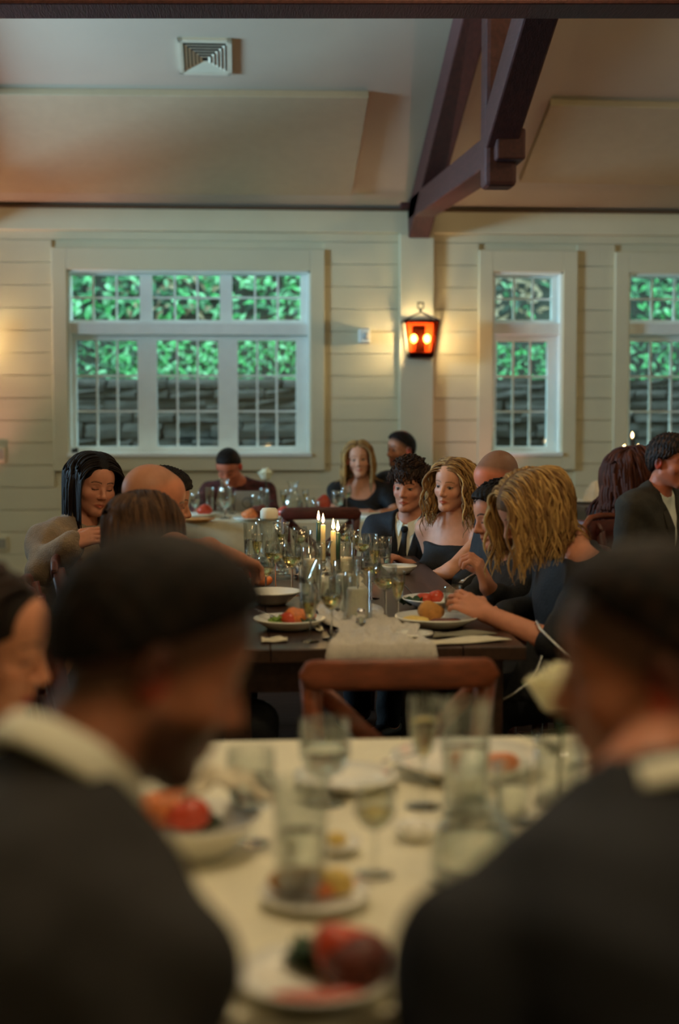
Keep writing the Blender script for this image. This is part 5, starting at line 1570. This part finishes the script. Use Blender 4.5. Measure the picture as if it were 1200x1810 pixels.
g = put('tumbler', W(800, 1082, 4.5), .030, .085, 'small tumbler clasped in the hand of the blonde woman', 'held glass')
# sleeve drape hanging from the elbow
dr = MB(); e5 = [W3(948, 1098, 4.31), W3(1012, 1165, 4.22), W3(1060, 1230, 4.3), W3(985, 1230, 4.3), W3(880, 1246, 4.25)]
sl = MB().grid(lambda u, v: tuple((1 - v) * (e5[0] * (1 - u) + e5[1] * u) + v * (e5[4] * (1 - u) + e5[2] * u) + np.array([0, .02 * math.sin(u * 9) * v, 0])), 14, 10)
local_mb(pp, 'sleeve_drape', sl, F_black, solid=.003)
# 6 blonde woman at the back
pp = person('blonde woman in black scoop-neck dress before the far wall', W3(634, 812, 9.95), 186, 2, -5, chest=190, fem=True, skin='fair', brow=BLOD, hh=.0048, bh=.012, sw=.175, bust=1.0,
            arms=(dict(e=W3(698, 905, 9.85), w=W3(672, 908, 9.65), hd=(-1, -.2, 0), hn=(0, .2, -1), curl=45), dict(e=W3(590, 905, 9.85), w=W3(632, 906, 9.62), hd=(1, -.2, .1), hn=(0, .2, -1), curl=40)), makeup=.35)
outfit(pp, 'dress', F_black, (.32, .32), .02, .1, .011, [ell(pp['B'](0, .05, -.01), (.105, .13, .085), pp['TR'], .01, 's')], h=.012)
long_hair(pp, BLOD, BLO, .40, 150, 6, part=.0, r0=.009, wave=.005, wfreq=14, vol=.014, gravity=.4, back=.4)
# 7 man at the back
pp = person('man with cropped dark hair looking aside before the far wall', W3(708, 796, 10.05), 240, 0, 0, chest=215, skin='mid', brow=BLK, beard=.55, stubble=(-.02, lin((74, 54, 44))), hh=.0048, bh=.012)
outfit(pp, 'shirt', F_black, (1, 1), .02, .3, .014, h=.012); collar(pp, F_black)
short_hair(pp, BLK, DK, t=.007, top=.012, hl=.03, amp=.002, h=.005)
# 8 bowed man
pp = person('bowed man in maroon patterned shirt below the wide window', W3(404, 826, 9.9), 194, 34, 0, chest=188, nb=W3(420, 858, 10.02), skin=lin((196, 116, 88)), brow=BLK, sw=.2, hh=.0048, bh=.012, bulk=1.05,
            arms=(dict(e=W3(480, 905, 9.9), w=W3(450, 912, 9.7), hand=False), dict(e=W3(350, 895, 9.85), w=W3(350, 907, 9.6), hd=(.4, -.6, 0), curl=40)))
outfit(pp, 'shirt', F_red, (1, .9), .015, .3, .014, h=.012); collar(pp, F_red)
short_hair(pp, BLK, DK, t=.007, top=.008, hl=.022, amp=.002, h=.005)
# 9 woman in the taupe sweater
pp = person('woman with long black hair in taupe cowl sweater, looking down', W3(166, 856, 5.9), 150, 12, 6, chest=118, fem=True, skin='rosy', brow=BLK, s=1.0, face=1.2, sw=.2, bulk=1.32, makeup=.35,
            nb=W3(140, 935, 5.92), arms=(dict(e=W3(250, 1020, 5.8), w=W3(300, 1010, 5.6), hand=False), dict(e=W3(78, 1002, 5.62), w=W3(128, 962, 5.5), hd=W3(160, 948, 5.5) - W3(128, 962, 5.5), hn=(.3, .8, -.5), curl=50)), hh=.0034)
outfit(pp, 'sweater', F_sweat, (.5, .97), .03, .3, .022, fold=.005)
cw = MB()
for k in range(3):
    pts = [tuple(pp['B']((.085 + .022 * k) * math.sin(a), (.075 + .022 * k) * math.cos(a) + .0, .022 - .02 * k - (.035 + .012 * k) * max(0, math.cos(a)) + .004 * math.sin(5 * a + k))) for a in np.linspace(0, 2 * math.pi, 33)]
    cw.tube(pts, .017, 8, caps=False)
local_mb(pp, 'cowl_collar', cw, F_sweat)
long_hair(pp, BLK, DK, .40, 520, 8, part=.0, r0=.005, wave=.0015, wfreq=8, vol=.012, gravity=.36, back=.62, t=.012)
# 10 bald man
pp = person('bald man in dark shirt facing the dark wood table', W3(270, 890, 4.72), 78, 16, 0, chest=80, skin=lin((206, 132, 98)), brow=GREY, stubble=(-.075, lin((176, 124, 96))), bulk=1.1, s=1.04,
            nb=W3(222, 990, 4.72), hh=.0036)
outfit(pp, 'shirt', F_navy, (1, 1), .02, .3, .016); collar(pp, F_navy)
# 11 dark-haired guest beyond him
pp = person('dark-haired guest in profile beyond the bald man', W3(288, 888, 5.5), 92, 12, 0, chest=92, skin='mid', brow=BLK)
outfit(pp, 'shirt', F_black, (1, 1), .02, .3, .014)
short_hair(pp, BLK, DK, t=.014, top=.014, amp=.004)
# 12 woman reaching over the table
pp = person('brown-haired woman reaching her bare arm over the dark table', W3(264, 940, 4.25), 60, 14, 0, chest=70, fem=True, skin='rosy', brow=DK, s=.95, nb=W3(235, 1035, 4.15),
            sho=(None, W3(306, 978, 4.12)), arms=(dict(e=W3(140, 1180, 4.1), w=W3(220, 1170, 4.3), hand=False),
            dict(e=W3(368, 972, 4.34), w=W3(420, 988, 4.5), hd=W3(452, 1001, 4.6) - W3(420, 988, 4.5), hn=(.1, .1, -1), curl=35)), hh=.004)
outfit(pp, 'top', F_black, (.0, .0), -.03, .0, .010)
long_hair(pp, lin((58, 40, 29)), lin((96, 68, 46)), .52, 420, 12, part=.0, r0=.006, wave=.003, wfreq=10, vol=.008, gravity=.4, back=.8, t=.008)
br = MB().tube([tuple(W3(414, 987, 4.48) + np.array([.028 * math.sin(a) * .3, .028 * math.sin(a), .03 * math.cos(a)])) for a in np.linspace(0, 6.3, 17)], .0025, 6, caps=False)
local_mb(pp, 'bracelet', br, M_brass)
# 13 man on the left in the charcoal suit
pp = person('man in charcoal suit and white collar bowed over the cream-clothed table', W3(266, 1170, 1.45), 74, 22, 0, chest=62, nb=W3(108, 1428, 1.37), hip=(W3(60, 1500, 1.2)[0] - .30, 1.10, .58), sho=(None, W3(268, 1740, 1.2)), skin=lin((178, 116, 88)), brow=DK, stubble=(.0, lin((54, 40, 34))), beard=.85, s=.99, hh=.0042,
            arms=(dict(e=W3(100, 1700, 1.62), w=W3(240, 1650, 1.72), hand=False), None))
pp['C'] = pp['C']
suit(pp, F_olive, 1.0, inf=.016, vneck=False, shirt=False, neck=-.012, nrad=.082, col_=False)
collar(pp, F_white, 'shirt_collar', r=.076, h0=.016, h1=.052, drop=.012, th=.006)
short_hair(pp, BLK, lin((40, 28, 24)), t=.006, top=.016, hl=.030, amp=.002, fr=260, seed=3.)
# 14 man on the right in the navy suit
pp = person('man in navy suit with a red ear beside the white rose', W3(1162, 1182, 1.43), 291, 8, 0, chest=322, nb=W3(1176, 1428, 1.30), hip=(W3(1150, 1500, 1.2)[0] + .1, 1.0, .58), sho=(W3(842, 1728, 1.2), None), skin=lin((184, 122, 94)), brow=DK, stubble=(.0, lin((54, 40, 34))), s=.96, hh=.0042, sw=.2,
            arms=(None, dict(e=W3(1330, 1650, 1.6), w=W3(1200, 1650, 1.8), hand=False)))
suit(pp, F_navy, 1.0, inf=.016, vneck=False, shirt=False, neck=-.012, nrad=.082, col_=False)
collar(pp, F_white, 'shirt_collar', r=.074, h0=.0, h1=.024, drop=.015, th=.005)
short_hair(pp, BLK, lin((48, 32, 26)), t=.006, top=.014, hl=.042, amp=.002, fr=260, seed=4.)
# 15 guest at the left edge
pp = person('guest with brown hair in profile beside the charcoal-suited man', W3(-28, 1140, 2.3), 98, 14, 0, chest=98, fem=True, skin=lin((200, 136, 104)), brow=DK, lip=lin((150, 52, 56)), hh=.0042)
outfit(pp, 'top', F_black, (1, 1), .0, .3, .012)
long_hair(pp, DK, BRN, .34, 160, 15, r0=.007, wave=.003, back=.8, t=.009, yrange=(-.08, .06), fwd_bias=-.5)
# 16, 17 couple at the right
pp = person('woman with long auburn hair sitting before the side table', W3(1124, 838, 7.5), 62, 8, 0, chest=70, fem=True, skin='rosy', brow=AUB, bh=.012, hh=.005, nb=W3(1105, 895, 7.45))
outfit(pp, 'dress', F_black, (.3, .3), .0, .2, .012, h=.012)
long_hair(pp, lin((66, 34, 25)), AUB, .5, 200, 16, r0=.010, wave=.006, wfreq=14, back=.75, vol=.03, t=.014)
pp = person('man in dark olive jacket turned towards the auburn-haired woman', W3(1184, 817, 6.9), 138, 6, 0, chest=140, skin=lin((186, 108, 80)), brow=DK, hh=.0045, nb=W3(1160, 878, 6.95), stubble=(-.01, lin((72, 46, 36))))
suit(pp, M_fabric('olive_jacket', (54, 48, 38), .85, .2), t=(.97, .97), inf=.024)
short_hair(pp, DK, BRN, t=.014, top=.018, amp=.005, h=.005)
qh = pp['HP']
# bentwood chair under him, chairs under the other guests
def bent_chair(loc, rz, label):
    t = thing('bentwood_chair', label, 'chair', loc, rz)
    MB().lathe([(0, .43), (.2, .43), (.21, .445), (.2, .46), (0, .46)], 24).build('seat', M_chairdark, t)
    for q in (-1, 1):
        MB().tube([(q * .16, .16, 0), (q * .15, .14, .43)], [.014, .018], 8).build('leg', M_chairdark, t, smooth=True)
        MB().tube([(q * .19, -.2, 0), (q * .18, -.17, .44)], [.014, .018], 8).build('leg', M_chairdark, t, smooth=True)
    MB().tube([(-.18, -.17, .44), (-.2, -.2, .7), (-.19, -.23, .87), (-.1, -.26, .905), (0, -.27, .91), (.1, -.26, .905), (.19, -.23, .87), (.2, -.2, .7), (.18, -.17, .44)], .016, 10).build('bent_back', M_chair, t, smooth=True)
    MB().grid(lambda u, v: ((u - .5) * .34, -.235 - .025 * (1 - (2 * u - 1) ** 2), .62 + .27 * v), 10, 4).build('back_panel', M_chairdark, t, smooth=True, solid=.008)
    return t
bent_chair((qh[0], qh[1], 0), -math.radians(140), 'bentwood chair with a polished curved back under the olive jacket')

# cross-back chairs under the seated guests
seat_proto = None
for i, (pr_, dirn, lb) in enumerate(SEATED):
    rz = -math.radians(dirn); lab = 'cross-back wooden chair under the ' + lb
    if seat_proto is None: seat_proto = cross_chair(lab, (pr_[0], pr_[1], 0), rz, M_chairdark, 'chairs under guests')
    else: copy_tree(seat_proto, (pr_[0], pr_[1], 0), rz, lab, 'chairs under guests')
